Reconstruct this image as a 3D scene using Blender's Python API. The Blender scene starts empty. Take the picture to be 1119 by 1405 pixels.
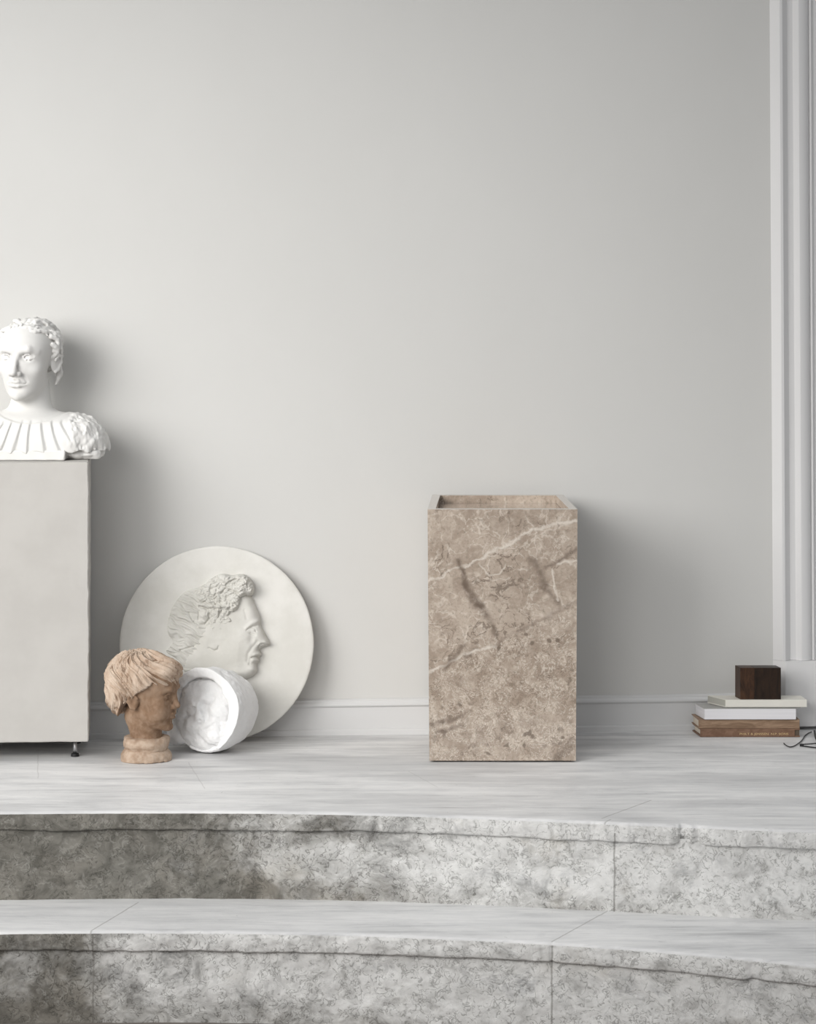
import bpy, bmesh, math
import numpy as np

# ------------------------------------------------------------------ camera, world, lights
SC = bpy.context.scene
COL = SC.collection
W_PX, H_PX = 1119, 1405
F_PX, CX, HY, CAM_H = 3710.0, 560.0, 300.0, 1.086
cam_d = bpy.data.cameras.new('camera')
cam = bpy.data.objects.new('camera', cam_d); COL.objects.link(cam)
cam.location = (0, 0, CAM_H); cam.rotation_euler = (math.pi/2, 0, 0)
cam_d.sensor_fit = 'HORIZONTAL'; cam_d.sensor_width = 36.0
cam_d.lens = F_PX/W_PX*36.0
cam_d.shift_x = (W_PX/2-CX)/W_PX
cam_d.shift_y = (HY-H_PX/2)/W_PX
cam_d.clip_start = 0.1; cam_d.clip_end = 50
SC.camera = cam

SC.view_settings.view_transform = 'Standard'
SC.view_settings.look = 'None'
SC.view_settings.gamma = 1.0
SC.view_settings.use_curve_mapping = False
SC.view_settings.exposure = 0.0

world = bpy.data.worlds.new('world'); SC.world = world
world.use_nodes = True
_t = world.node_tree; _bg = _t.nodes['Background']
# soft skylight: brightest overhead, dim at the horizon
_tc = _t.nodes.new('ShaderNodeTexCoord'); _sp = _t.nodes.new('ShaderNodeSeparateXYZ'); _mr = _t.nodes.new('ShaderNodeMapRange')
_t.links.new(_tc.outputs['Generated'], _sp.inputs[0]); _t.links.new(_sp.outputs[2], _mr.inputs[0])
_mr.inputs[1].default_value = 0.0; _mr.inputs[2].default_value = 1.0; _mr.inputs[3].default_value = 0.25; _mr.inputs[4].default_value = 0.70
_t.links.new(_mr.outputs[0], _bg.inputs[1]); _bg.inputs[0].default_value = (0.97, 0.985, 1.0, 1)

def area(name, loc, target, sx, sy, power, col=(1, 1, 1)):
    d = bpy.data.lights.new(name, 'AREA'); d.shape = 'RECTANGLE'
    d.size = sx; d.size_y = sy; d.energy = power; d.color = col
    o = bpy.data.objects.new(name, d); COL.objects.link(o)
    o.location = loc
    v = np.array(target, float)-np.array(loc, float)
    from mathutils import Vector
    o.rotation_euler = Vector(v).to_track_quat('-Z', 'Y').to_euler()
    return o
# daylight of the tall window in front of the wall, to the left of the camera
win = area('window_daylight', (-2.47, 3.31, 1.58), (-0.81, 5.59, 0.83), 2.0, 1.7, 16.6, (1.0, 0.985, 0.960))
win.data.spread = math.radians(64)
# added light that softens the plinth shadow; no second window is known
soft_light = area('shadow_softening_light', (-1.95, 1.97, 2.21), (0.22, 5.32, 0.19), 2.3, 1.8, 3.7, (1.0, 0.985, 0.960))
soft_light.data.spread = math.radians(52)
# added fill level with the camera, lifts the shadow beside the plinth
fill_light = area('shadow_fill_light', (-1.5, -0.3, 2.2), (-0.05, 5.4, -0.05), 1.6, 1.6, 3.4, (1.0, 0.985, 0.960))
fill_light.data.spread = math.radians(42)

# ------------------------------------------------------------------ helpers
def px(x, y, d):
    """photo pixel at depth d -> world point"""
    return ((x-CX)*d/F_PX, d, CAM_H-(y-HY)*d/F_PX)
def X_(x, d): return (x-CX)*d/F_PX
def Z_(y, d): return CAM_H-(y-HY)*d/F_PX
def d_floor(y, z=0.0): return (CAM_H-z)*F_PX/(y-HY)
WS = 0.0767                                    # the wall turns a little away to the right
def Ybb(X): return 5.694+WS*X                  # front of the baseboard
def Ywall(X): return Ybb(X)+0.012

def tag(o, label, cat, group=None):
    o['label'] = label; o['category'] = cat
    if group: o['group'] = group
    return o
def struct(o): o['kind'] = 'structure'; return o
def empty(name, loc=(0, 0, 0), rz=0.0):
    o = bpy.data.objects.new(name, None); COL.objects.link(o)
    o.location = loc; o.rotation_euler = (0, 0, rz); o.empty_display_size = 0.05
    return o
def mesh_obj(name, V, F, mat, parent=None, smooth=False, loc=None):
    m = bpy.data.meshes.new(name)
    V = np.asarray(V, np.float64)
    if isinstance(F, np.ndarray) and F.ndim == 2:
        m.vertices.add(len(V)); m.vertices.foreach_set('co', V.ravel())
        k = F.shape[1]
        m.loops.add(F.size); m.loops.foreach_set('vertex_index', F.ravel().astype(np.int32))
        m.polygons.add(len(F)); m.polygons.foreach_set('loop_start', np.arange(0, F.size, k, dtype=np.int32))
        m.update(calc_edges=True)
    else:
        m.from_pydata([tuple(v) for v in V], [], [tuple(int(i) for i in f) for f in F]); m.update()
    if smooth: m.polygons.foreach_set('use_smooth', np.ones(len(m.polygons), bool))
    m.validate()
    o = bpy.data.objects.new(name, m); COL.objects.link(o)
    if mat: m.materials.append(mat)
    if parent: o.parent = parent
    if loc is not None: o.location = loc
    return o
def bm_obj(name, bm, mat, parent=None, smooth=False):
    m = bpy.data.meshes.new(name); bm.normal_update(); bm.to_mesh(m); bm.free()
    if smooth: m.polygons.foreach_set('use_smooth', np.ones(len(m.polygons), bool))
    o = bpy.data.objects.new(name, m); COL.objects.link(o)
    m.materials.append(mat)
    if parent: o.parent = parent
    return o
def prism(name, foot, z0, z1, mat, parent=None, bevel=0.0, seg=2, foot_top=None):
    """convex footprint (list of xy, counter-clockwise) raised from z0 to z1"""
    bm = bmesh.new(); n = len(foot); ft = foot_top or foot
    a = [bm.verts.new((x, y, z0)) for x, y in foot]; b = [bm.verts.new((x, y, z1)) for x, y in ft]
    bm.faces.new(a[::-1]); bm.faces.new(b)
    for i in range(n): bm.faces.new((a[i], a[(i+1) % n], b[(i+1) % n], b[i]))
    if bevel: bmesh.ops.bevel(bm, geom=bm.edges[:], offset=bevel, segments=seg, affect='EDGES', profile=0.5)
    return bm_obj(name, bm, mat, parent)
def grid_faces(nu, nv):
    i = np.arange(nu*nv).reshape(nu, nv)
    return np.stack([i[:-1, :-1], i[1:, :-1], i[1:, 1:], i[:-1, 1:]], -1).reshape(-1, 4)
def tube(name, pts, r, mat, parent=None, seg=10, flat=1.0):
    pts = np.array(pts, float); n = len(pts)
    # resample with Catmull-Rom
    P = np.vstack([2*pts[0]-pts[1], pts, 2*pts[-1]-pts[-2]]); out = []
    for i in range(1, n):
        for t in np.linspace(0, 1, 10, endpoint=False):
            a, b, c, d = P[i-1:i+3]
            out.append(0.5*(2*b+(c-a)*t+(2*a-5*b+4*c-d)*t*t+(3*b-a-3*c+d)*t**3))
    out.append(pts[-1]); Q = np.array(out)
    T = np.gradient(Q, axis=0); T /= np.linalg.norm(T, axis=1)[:, None]
    up = np.array([0, 0, 1.0]); S = np.cross(T, up); S /= np.linalg.norm(S, axis=1)[:, None]+1e-9
    U = np.cross(S, T); an = np.linspace(0, 2*math.pi, seg, endpoint=False)
    V = (Q[:, None]+r*(np.cos(an)[None, :, None]*S[:, None]+flat*np.sin(an)[None, :, None]*U[:, None])).reshape(-1, 3)
    F = []
    for i in range(len(Q)-1):
        for j in range(seg):
            F.append((i*seg+j, i*seg+(j+1) % seg, (i+1)*seg+(j+1) % seg, (i+1)*seg+j))
    F.append(tuple(range(seg))[::-1]); F.append(tuple((len(Q)-1)*seg+j for j in range(seg)))
    return mesh_obj(name, V, F, mat, parent, smooth=True)

# numpy noise
def _h(i, j, k, s):
    n = (i.astype(np.int64)*374761393+j.astype(np.int64)*668265263+k.astype(np.int64)*2147483647+s*1274126177) & 0xffffffff
    n = ((n ^ (n >> 13))*1274126177) & 0xffffffff
    n = n ^ (n >> 16)
    return (n & 0xffff).astype(np.float32)/32767.5-1
def vnoise(x, y, z, s=0):
    x, y, z = np.broadcast_arrays(x, y, z)
    i, j, k = np.floor(x), np.floor(y), np.floor(z)
    u, v, w = x-i, y-j, z-k
    u = u*u*(3-2*u); v = v*v*(3-2*v); w = w*w*(3-2*w)
    i = i.astype(np.int32); j = j.astype(np.int32); k = k.astype(np.int32)
    def L(a, b, t): return a+(b-a)*t
    return L(L(L(_h(i, j, k, s), _h(i+1, j, k, s), u), L(_h(i, j+1, k, s), _h(i+1, j+1, k, s), u), v),
             L(L(_h(i, j, k+1, s), _h(i+1, j, k+1, s), u), L(_h(i, j+1, k+1, s), _h(i+1, j+1, k+1, s), u), v), w)
def fbm(x, y, z, s=0, o=3):
    r = 0; a = 1.0; f = 1.0
    for q in range(o):
        r = r+a*vnoise(x*f, y*f, z*f, s+q); a *= 0.5; f *= 2.03
    return r
def sstep(a, b, x):
    t = np.clip((x-a)/(b-a), 0, 1); return t*t*(3-2*t)

# signed-distance sculpting on a grid
class Vox:
    CAP = 0.03
    def __init__(s, lo, hi, h):
        s.lo = np.array(lo, np.float32); s.h = h
        n = np.ceil((np.array(hi)-np.array(lo))/h).astype(int)+1
        s.ax = [(lo[i]+np.arange(n[i])*h).astype(np.float32) for i in range(3)]
        s.f = np.full(n, s.CAP, np.float32); s.frame()
    def frame(s, o=(0, 0, 0), R=None, S=1.0):
        s.o = np.array(o, np.float32); s.R = np.eye(3, dtype=np.float32) if R is None else np.array(R, np.float32); s.S = S
        return s
    def w(s, p): return s.o+s.R@(np.array(p, np.float32)*s.S)
    def box(s, c, r):
        c = s.w(c); r = r*s.S
        sl = []
        for i in range(3):
            a = int(np.clip(np.floor((c[i]-r-s.lo[i])/s.h), 0, len(s.ax[i]))); b = int(np.clip(np.ceil((c[i]+r-s.lo[i])/s.h)+1, 0, len(s.ax[i])))
            sl.append(slice(a, b))
        return tuple(sl)
    def loc(s, sl):
        x = s.ax[0][sl[0]][:, None, None]-s.o[0]; y = s.ax[1][sl[1]][None, :, None]-s.o[1]; z = s.ax[2][sl[2]][None, None, :]-s.o[2]
        R = s.R
        return [(R[0, i]*x+R[1, i]*y+R[2, i]*z)/s.S for i in range(3)]
    def op(s, sl, d, k, mode):
        d = (d*s.S).astype(np.float32); k = max(k*s.S, 1e-6); f = s.f[sl]
        if mode == 'u':
            h = np.maximum(k-np.abs(f-d), 0)/k; s.f[sl] = np.minimum(f, d)-h*h*k*0.25
        elif mode == 's':
            d = -d; h = np.maximum(k-np.abs(f-d), 0)/k; s.f[sl] = np.maximum(f, d)+h*h*k*0.25
        elif mode == 'i':
            h = np.maximum(k-np.abs(f-d), 0)/k; s.f[sl] = np.maximum(f, d)+h*h*k*0.25
    def full(s): return (slice(None),)*3
    def ell(s, c, r, k=0.03, mode='u', rot=None, p=2):
        r = np.array(r, np.float32)*np.ones(3, np.float32)
        sl = s.box(c, r.max()*1.05+k+2*s.h/s.S)
        if min(a.stop-a.start for a in sl) <= 0: return s
        q = s.loc(sl); q = [q[i]-c[i] for i in range(3)]
        if rot is not None:
            rot = np.array(rot, np.float32); q = [rot[0, i]*q[0]+rot[1, i]*q[1]+rot[2, i]*q[2] for i in range(3)]
        if p == 2:
            k0 = np.sqrt((q[0]/r[0])**2+(q[1]/r[1])**2+(q[2]/r[2])**2)
            k1 = np.sqrt((q[0]/r[0]**2)**2+(q[1]/r[1]**2)**2+(q[2]/r[2]**2)**2)+1e-9
            d = k0*(k0-1)/k1
        else:
            k0 = ((np.abs(q[0])/r[0])**p+(np.abs(q[1])/r[1])**p+(np.abs(q[2])/r[2])**p)**(1.0/p)
            d = (k0-1)*r.min()
        s.op(sl, d, k, mode); return s
    def cap(s, a, b, ra, rb, k=0.03, mode='u'):
        a = np.array(a, np.float32); b = np.array(b, np.float32)
        sl = s.box((a+b)/2, np.linalg.norm(b-a)/2+max(ra, rb)+k+2*s.h/s.S)
        if min(q.stop-q.start for q in sl) <= 0: return s
        q = s.loc(sl); ab = b-a
        t = np.clip(sum((q[i]-a[i])*ab[i] for i in range(3))/max((ab@ab), 1e-9), 0, 1)
        d = np.sqrt(sum((q[i]-a[i]-t*ab[i])**2 for i in range(3)))-(ra+(rb-ra)*t)
        s.op(sl, d, k, mode); return s
    def path(s, pts, ra, rb, k=0.02, mode='u'):
        n = len(pts)-1
        for i in range(n): s.cap(pts[i], pts[i+1], ra+(rb-ra)*i/n, ra+(rb-ra)*(i+1)/n, k, mode)
        return s
    def rbox(s, c, r, rad=0.0, k=0.01, mode='u', rot=None):
        r = np.array(r, np.float32); sl = s.box(c, np.linalg.norm(r)+k+2*s.h/s.S)
        q = s.loc(sl); q = [q[i]-c[i] for i in range(3)]
        if rot is not None:
            rot = np.array(rot, np.float32); q = [rot[0, i]*q[0]+rot[1, i]*q[1]+rot[2, i]*q[2] for i in range(3)]
        e = [np.abs(q[i])-(r[i]-rad) for i in range(3)]
        d = np.sqrt(sum(np.maximum(v, 0)**2 for v in e))+np.minimum(np.maximum(np.maximum(e[0], e[1]), e[2]), 0)-rad
        s.op(sl, d, k, mode); return s
    def fun(s, fn, k=0.01, mode='i'):
        q = s.loc(s.full()); s.op(s.full(), fn(*q), k, mode); return s
    def displace(s, fn, band=0.008):
        idx = np.nonzero(np.abs(s.f) < band)
        x = s.ax[0][idx[0]]-s.o[0]; y = s.ax[1][idx[1]]-s.o[1]; z = s.ax[2][idx[2]]-s.o[2]
        R = s.R; q = [(R[0, i]*x+R[1, i]*y+R[2, i]*z)/s.S for i in range(3)]
        s.f[idx] += (fn(*q)*s.S).astype(np.float32); return s
    def mesh(s):
        f = s.f.copy()
        for a in range(3):
            sl = [slice(None)]*3
            for e in (0, -1): sl[a] = e; f[tuple(sl)] = np.maximum(f[tuple(sl)], 1e-4)
        neg = f < 0
        c = [neg[i:i+neg.shape[0]-1, j:j+neg.shape[1]-1, k:k+neg.shape[2]-1] for i in (0, 1) for j in (0, 1) for k in (0, 1)]
        cnt = sum(x.astype(np.int8) for x in c)
        cells = np.argwhere((cnt > 0) & (cnt < 8))
        vid = np.full(cnt.shape, -1, np.int32); vid[tuple(cells.T)] = np.arange(len(cells))
        pos = np.zeros((len(cells), 3), np.float32); num = np.zeros(len(cells), np.float32)
        cor = [(i, j, k) for i in (0, 1) for j in (0, 1) for k in (0, 1)]
        for a in cor:
            for ax in range(3):
                if a[ax]: continue
                b = list(a); b[ax] = 1
                fa = f[tuple((cells+np.array(a)).T)]; fb = f[tuple((cells+np.array(b)).T)]
                m = (fa < 0) != (fb < 0)
                t = np.where(m, fa/np.where(m, fa-fb, 1), 0)
                p = np.tile(np.array(a, np.float32), (len(cells), 1)); p[:, ax] = t
                pos += p*m[:, None]; num += m
        pos = s.lo+(cells+pos/num[:, None])*s.h
        Fs = []
        for ax in range(3):
            u, v = (ax+1) % 3, (ax+2) % 3
            sl0 = [slice(1, -1)]*3; sl0[ax] = slice(0, -1); sl1 = [slice(1, -1)]*3; sl1[ax] = slice(1, None)
            A = neg[tuple(sl0)]; B = neg[tuple(sl1)]
            e = np.argwhere(A != B)
            if not len(e): continue
            flip = B[tuple(e.T)]
            g = e.copy(); g[:, u] += 1; g[:, v] += 1
            def V(du, dv):
                h = g.copy(); h[:, u] -= du; h[:, v] -= dv; return vid[tuple(h.T)]
            q = np.stack([V(1, 1), V(0, 1), V(0, 0), V(1, 0)], 1)
            q[flip] = q[flip][:, ::-1]; Fs.append(q)
        return pos, np.vstack(Fs)
    def obj(s, name, mat, parent=None):
        V, F = s.mesh()
        if parent is not None and parent.type == 'EMPTY':
            V = V-np.array(parent.location, np.float32)
        o = mesh_obj(name, V, F, mat, parent, smooth=True); return o
def rotz(a): c, s = math.cos(a), math.sin(a); return np.array([[c, -s, 0], [s, c, 0], [0, 0, 1]])
def rotx(a): c, s = math.cos(a), math.sin(a); return np.array([[1, 0, 0], [0, c, -s], [0, s, c]])
def roty(a): c, s = math.cos(a), math.sin(a); return np.array([[c, 0, s], [0, 1, 0], [-s, 0, c]])

# ------------------------------------------------------------------ materials
class NT:
    def __init__(s, name, rough=0.6, spec=0.3):
        s.m = bpy.data.materials.new(name); s.m.use_nodes = True
        s.t = s.m.node_tree; s.b = s.t.nodes['Principled BSDF']
        s.b.inputs['Roughness'].default_value = rough; s.b.inputs['Specular IOR Level'].default_value = spec
        s.geo = None
    def n(s, ty, **kw):
        o = s.t.nodes.new(ty)
        for k, v in kw.items(): setattr(o, k, v)
        return o
    def put(s, sock, v):
        if v is None: return
        if isinstance(v, bpy.types.NodeSocket): s.t.links.new(v, sock)
        elif isinstance(v, (tuple, list)) and sock.type == 'RGBA': sock.default_value = (*v[:3], 1)
        else: sock.default_value = v
    def pos(s):
        if not s.geo: s.geo = s.n('ShaderNodeNewGeometry')
        return s.geo.outputs['Position']
    def objco(s): return s.n('ShaderNodeTexCoord').outputs['Object']
    def math(s, op, a, b=None, c=None, clamp=False):
        o = s.n('ShaderNodeMath', operation=op, use_clamp=clamp)
        s.put(o.inputs[0], a); s.put(o.inputs[1], b); s.put(o.inputs[2], c)
        return o.outputs[0]
    def vmath(s, op, a, b=None, sc=None):
        o = s.n('ShaderNodeVectorMath', operation=op)
        s.put(o.inputs[0], a); s.put(o.inputs[1], b)
        if sc is not None: s.put(o.inputs['Scale'], sc)
        return o.outputs['Value'] if op in ('DOT_PRODUCT', 'LENGTH', 'DISTANCE') else o.outputs[0]
    def noise(s, co, scale, detail=4, rough=0.55, dist=0.0, color=False):
        o = s.n('ShaderNodeTexNoise'); s.put(o.inputs['Vector'], co); o.inputs['Scale'].default_value = scale
        o.inputs['Detail'].default_value = detail; o.inputs['Roughness'].default_value = rough; o.inputs['Distortion'].default_value = dist
        return o.outputs['Color' if color else 'Fac']
    def vor(s, co, scale, feature='F1', rnd=1.0, out='Distance'):
        o = s.n('ShaderNodeTexVoronoi', feature=feature); s.put(o.inputs['Vector'], co); o.inputs['Scale'].default_value = scale
        o.inputs['Randomness'].default_value = rnd
        return o.outputs[out]
    def wave(s, co, scale, dist=5, detail=3, dscale=1.0):
        o = s.n('ShaderNodeTexWave'); s.put(o.inputs['Vector'], co); o.inputs['Scale'].default_value = scale
        o.inputs['Distortion'].default_value = dist; o.inputs['Detail'].default_value = detail; o.inputs['Detail Scale'].default_value = dscale
        return o.outputs['Fac']
    def map(s, co, scale=(1, 1, 1), rot=(0, 0, 0), loc=(0, 0, 0)):
        o = s.n('ShaderNodeMapping'); s.put(o.inputs['Vector'], co)
        o.inputs['Scale'].default_value = scale; o.inputs['Rotation'].default_value = rot; o.inputs['Location'].default_value = loc
        return o.outputs[0]
    def ss(s, v, a, b, to0=0.0, to1=1.0):
        o = s.n('ShaderNodeMapRange', interpolation_type='SMOOTHSTEP'); s.put(o.inputs[0], v)
        o.inputs[1].default_value = a; o.inputs[2].default_value = b; o.inputs[3].default_value = to0; o.inputs[4].default_value = to1
        return o.outputs[0]
    def mix(s, fac, a, b, mode='MIX'):
        o = s.n('ShaderNodeMix', data_type='RGBA', blend_type=mode)
        s.put(o.inputs[0], fac); s.put(o.inputs[6], a); s.put(o.inputs[7], b)
        return o.outputs[2]
    def ramp(s, v, stops):
        o = s.n('ShaderNodeValToRGB'); s.put(o.inputs[0], v); e = o.color_ramp.elements
        while len(e) < len(stops): e.new(0.5)
        for i, (p, c) in enumerate(stops): e[i].position = p; e[i].color = (*c, 1)
        return o.outputs[0]
    def sep(s, co):
        o = s.n('ShaderNodeSeparateXYZ'); s.put(o.inputs[0], co); return o.outputs
    def seg(s, px_, pz_, a, b, w, soft=None):
        """1 on the segment a-b of the plane (px_, pz_), 0 away from it"""
        ax, az = a; bx, bz = b; L = math.hypot(bx-ax, bz-az); ux, uz = (bx-ax)/L, (bz-az)/L
        dx = s.math('SUBTRACT', px_, ax); dz = s.math('SUBTRACT', pz_, az)
        t = s.math('ADD', s.math('MULTIPLY', dx, ux), s.math('MULTIPLY', dz, uz))
        t = s.math('MINIMUM', s.math('MAXIMUM', t, 0.0), L)
        ex = s.math('SUBTRACT', dx, s.math('MULTIPLY', t, ux)); ez = s.math('SUBTRACT', dz, s.math('MULTIPLY', t, uz))
        d = s.math('SQRT', s.math('ADD', s.math('MULTIPLY', ex, ex), s.math('MULTIPLY', ez, ez)))
        return s.ss(d, w*0.4 if soft is None else soft, w, 1.0, 0.0)
    def bump(s, h, strength=0.3, dist=0.01, prev=None):
        o = s.n('ShaderNodeBump'); s.put(o.inputs['Height'], h); o.inputs['Strength'].default_value = strength; o.inputs['Distance'].default_value = dist
        if prev is not None: s.put(o.inputs['Normal'], prev)
        s.put(s.b.inputs['Normal'], o.outputs[0]); return o.outputs[0]
    def col(s, c): s.put(s.b.inputs['Base Color'], c); return s.m

def m_flat(name, c, rough=0.6, var=0.06, scale=30, bump=0.05, spec=0.3):
    t = NT(name, rough, spec); p = t.objco(); n = t.noise(p, scale, 5)
    if bump: t.bump(t.noise(p, scale*6, 3), bump, 0.004)
    return t.col(t.mix(n, tuple(v*(1-var) for v in c), tuple(min(1, v*(1+var)) for v in c)))

def m_wall():
    t = NT('wall_paint', 0.75, 0.2); p = t.pos()
    a = t.noise(t.map(p, (1, 1, 0.8)), 2.2, 5, 0.6); b = t.noise(p, 9, 4)
    c = t.mix(a, (0.600, 0.595, 0.577), (0.650, 0.645, 0.629))
    c = t.mix(t.math('MULTIPLY', b, 0.2), c, (0.575, 0.572, 0.558))
    t.bump(t.noise(p, 220, 3, 0.6), 0.06, 0.003, t.bump(t.noise(p, 14, 3), 0.05, 0.01))
    return t.col(c)

def m_plaster(name, c0, c1, bscale=60, bstr=0.15, spots=0.0, rough=0.75):
    t = NT(name, rough, 0.2); p = t.objco()
    n = t.noise(p, 9, 6, 0.6)
    c = t.mix(t.ss(n, 0.35, 0.65), c0, c1)
    if spots:
        v = t.noise(p, 55, 4, 0.6); c = t.mix(t.ss(v, 0.66, 0.8, 0, spots), c, tuple(q*0.62 for q in c0))
    t.bump(t.noise(p, bscale, 5, 0.6), bstr, 0.004)
    return t.col(c)

def m_terracotta(name, cols, strokes):
    t = NT(name, 0.8, 0.15); p = t.objco()
    n = t.noise(p, 22, 6, 0.6); f = t.noise(p, 90, 4, 0.6)
    c = t.ramp(n, [(0.28, cols[0]), (0.5, cols[1]), (0.72, cols[2])])
    c = t.mix(t.ss(f, 0.35, 0.7, 0, 0.4), c, cols[3])
    if strokes:      # dark scratches left by the modelling tool
        w = t.vmath('ADD', p, t.vmath('SCALE', t.noise(p, 14, 2, color=True), sc=0.018))
        k = t.noise(t.map(w, (120, 120, 13), (0.30, 0.45, 0.0)), 1.0, 3, 0.5, 0.4)
        c = t.mix(t.ss(k, 0.57, 0.68, 0, 0.55), c, (0.17, 0.095, 0.055))
        k2 = t.noise(t.map(w, (170, 170, 18), (0.30, 0.45, 0.0), (5, 2, 1)), 1.0, 3, 0.5, 0.4)
        c = t.mix(t.ss(k2, 0.56, 0.68, 0, 0.4), c, (0.66, 0.55, 0.45))
    t.bump(t.noise(p, 140, 4, 0.6), 0.25, 0.002)
    return t.col(c)

def m_stone(name, tread):
    """worn limestone of the steps: streaky where walked on, mottled on the risers"""
    t = NT(name, 0.62, 0.25); p = t.pos(); s = t.sep(p)
    # gentle domain warp
    w = t.vmath('SCALE', t.vmath('SUBTRACT', t.noise(p, 9, 3, color=True), (0.5, 0.5, 0.5)), sc=0.10)
    w2 = t.vmath('SCALE', t.vmath('SUBTRACT', t.noise(p, 7, 3, color=True), (0.5, 0.5, 0.5)), sc=0.022)
    q = t.vmath('ADD', p, w); q2 = t.vmath('ADD', p, w2)
    big = t.noise(q, 5.5, 6, 0.62); mid = t.noise(q, 22, 6, 0.65, 0.6); fine = t.noise(p, 95, 5, 0.65, 0.8)
    streak = t.noise(t.map(q2, (2.2, 16, 16)), 1.7, 8, 0.66, 0.1)
    scr = t.noise(t.map(q2, (10, 60, 60)), 1.3, 5, 0.62, 0.5)
    def wriggle(sc, wd, k0, k1):      # short curved scratches: thin level lines of a noise, broken up by another
        n = t.noise(p, sc, 2, 0.5, 0.9); ln = t.ss(t.math('ABSOLUTE', t.math('SUBTRACT', n, 0.5)), 0.0, wd, 1.0, 0.0)
        return t.math('MULTIPLY', ln, t.ss(t.noise(p, sc*0.55, 2, 0.5), k0, k1))
    if tread:
        c = t.ramp(streak, [(0.26, (0.46, 0.46, 0.465)), (0.44, (0.73, 0.73, 0.73)), (0.60, (0.85, 0.845, 0.84)), (0.8, (0.88, 0.875, 0.87))])
        c = t.mix(t.ss(scr, 0.56, 0.74, 0, 0.35), c, (0.42, 0.42, 0.43))
        c = t.mix(t.ss(big, 0.52, 0.72, 0, 0.35), c, (0.50, 0.50, 0.51))
        # the back of the landing turns greyer toward the wall
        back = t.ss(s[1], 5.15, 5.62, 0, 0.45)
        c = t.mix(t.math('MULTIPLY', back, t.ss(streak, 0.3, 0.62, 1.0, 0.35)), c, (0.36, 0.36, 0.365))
        worn = t.noise(t.map(q2, (1.3, 4.5, 4.5), (0, 0, 0), (0.35, 0.2, 0)), 1.0, 6, 0.6)
        c = t.mix(t.math('MULTIPLY', t.ss(worn, 0.46, 0.62, 0, 0.42), t.ss(s[2], -0.16, 0.0, 0.35, 1.0)), c, (0.47, 0.47, 0.475))
        chips = t.noise(t.map(q, (40, 80, 80)), 1.5, 3, 0.5, 1.5)
        c = t.mix(t.ss(chips, 0.70, 0.76, 0, 0.55), c, (0.30, 0.29, 0.28))
        segs = [((X_(825, d_floor(1123)), d_floor(1123)), (X_(893, d_floor(1098)), d_floor(1098))),
                ((X_(757, d_floor(1292, -.163)), d_floor(1292, -.163)), (X_(837, d_floor(1248, -.163)), d_floor(1248, -.163))),
                ((X_(122, d_floor(1279, -.163)), d_floor(1279, -.163)), (X_(190, d_floor(1238, -.163)), d_floor(1238, -.163))),
                ((X_(258, d_floor(1046)), d_floor(1046)), (X_(281, d_floor(1082)), d_floor(1082))),
                ((X_(52, d_floor(1036)), d_floor(1036)), (X_(52, d_floor(1068)), d_floor(1068))),
                ((X_(560, d_floor(1058)), d_floor(1058)), (X_(600, d_floor(1080)), d_floor(1080)))]
        wx = t.math('ADD', s[0], t.math('MULTIPLY', t.math('SUBTRACT', mid, 0.5), 0.006))
        for k, (a, b) in enumerate(segs):
            g = t.seg(wx, s[1], a, b, 0.0022 if k < 3 else 0.0016)
            c = t.mix(t.math('MULTIPLY', g, 0.42 if k < 3 else 0.2), c, (0.22, 0.205, 0.19))
        # grime band in the corner below the next riser is left to the light
        t.bump(t.math('ADD', t.math('MULTIPLY', scr, 0.6), t.math('MULTIPLY', fine, 0.5)), 0.22, 0.004)
        t.put(t.b.inputs['Roughness'], t.ss(streak, 0.3, 0.7, 0.42, 0.62))
    else:
        c = t.ramp(mid, [(0.26, (0.36, 0.355, 0.34)), (0.42, (0.64, 0.635, 0.62)), (0.56, (0.78, 0.775, 0.76)), (0.76, (0.86, 0.855, 0.84))])
        # blue-grey blotches
        bl = t.noise(t.map(q, (7, 7, 10)), 1.0, 7, 0.70, 0.4)
        c = t.mix(t.ss(bl, 0.52, 0.70, 0, 0.70), c, (0.36, 0.365, 0.375))
        ob = t.noise(t.map(p, (5, 5, 6), (0, 0, 0), (3.1, 1.7, 4.4)), 1.0, 5, 0.6)
        c = t.mix(t.ss(ob, 0.54, 0.70, 0, 0.4), c, (0.50, 0.46, 0.39))
        # wriggling scratches and pock marks, dark and pale
        wv = wriggle(80, 0.050, 0.42, 0.52); wl_ = wriggle(60, 0.050, 0.47, 0.57)
        c = t.mix(t.math('MULTIPLY', wv, 0.62), c, (0.24, 0.235, 0.225))
        c = t.mix(t.math('MULTIPLY', wl_, 0.6), c, (0.86, 0.855, 0.84))
        pk = t.noise(t.map(p, (1, 1, 1.5)), 120, 4, 0.6, 0.6)
        c = t.mix(t.ss(pk, 0.62, 0.74, 0, 0.65), c, (0.22, 0.21, 0.195))
        lt = t.noise(t.map(q, (30, 30, 40)), 1.0, 4, 0.6, 1.5)
        c = t.mix(t.ss(lt, 0.58, 0.72, 0, 0.45), c, (0.86, 0.855, 0.84))
        # dark green-brown tone, strongest on the stones at the left end and along the foot of each riser
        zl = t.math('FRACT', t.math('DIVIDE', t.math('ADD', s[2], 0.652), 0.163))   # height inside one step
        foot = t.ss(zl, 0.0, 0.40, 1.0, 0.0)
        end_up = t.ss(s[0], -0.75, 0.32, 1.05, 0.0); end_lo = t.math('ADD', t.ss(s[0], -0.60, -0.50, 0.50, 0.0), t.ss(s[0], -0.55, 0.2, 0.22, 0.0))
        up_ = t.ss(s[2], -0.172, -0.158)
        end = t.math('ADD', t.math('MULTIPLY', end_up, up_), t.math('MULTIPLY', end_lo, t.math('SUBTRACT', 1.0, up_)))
        dark_amt = t.math('ADD', t.math('MULTIPLY', foot, 0.26), t.math('MULTIPLY', end, 0.92))
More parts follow.
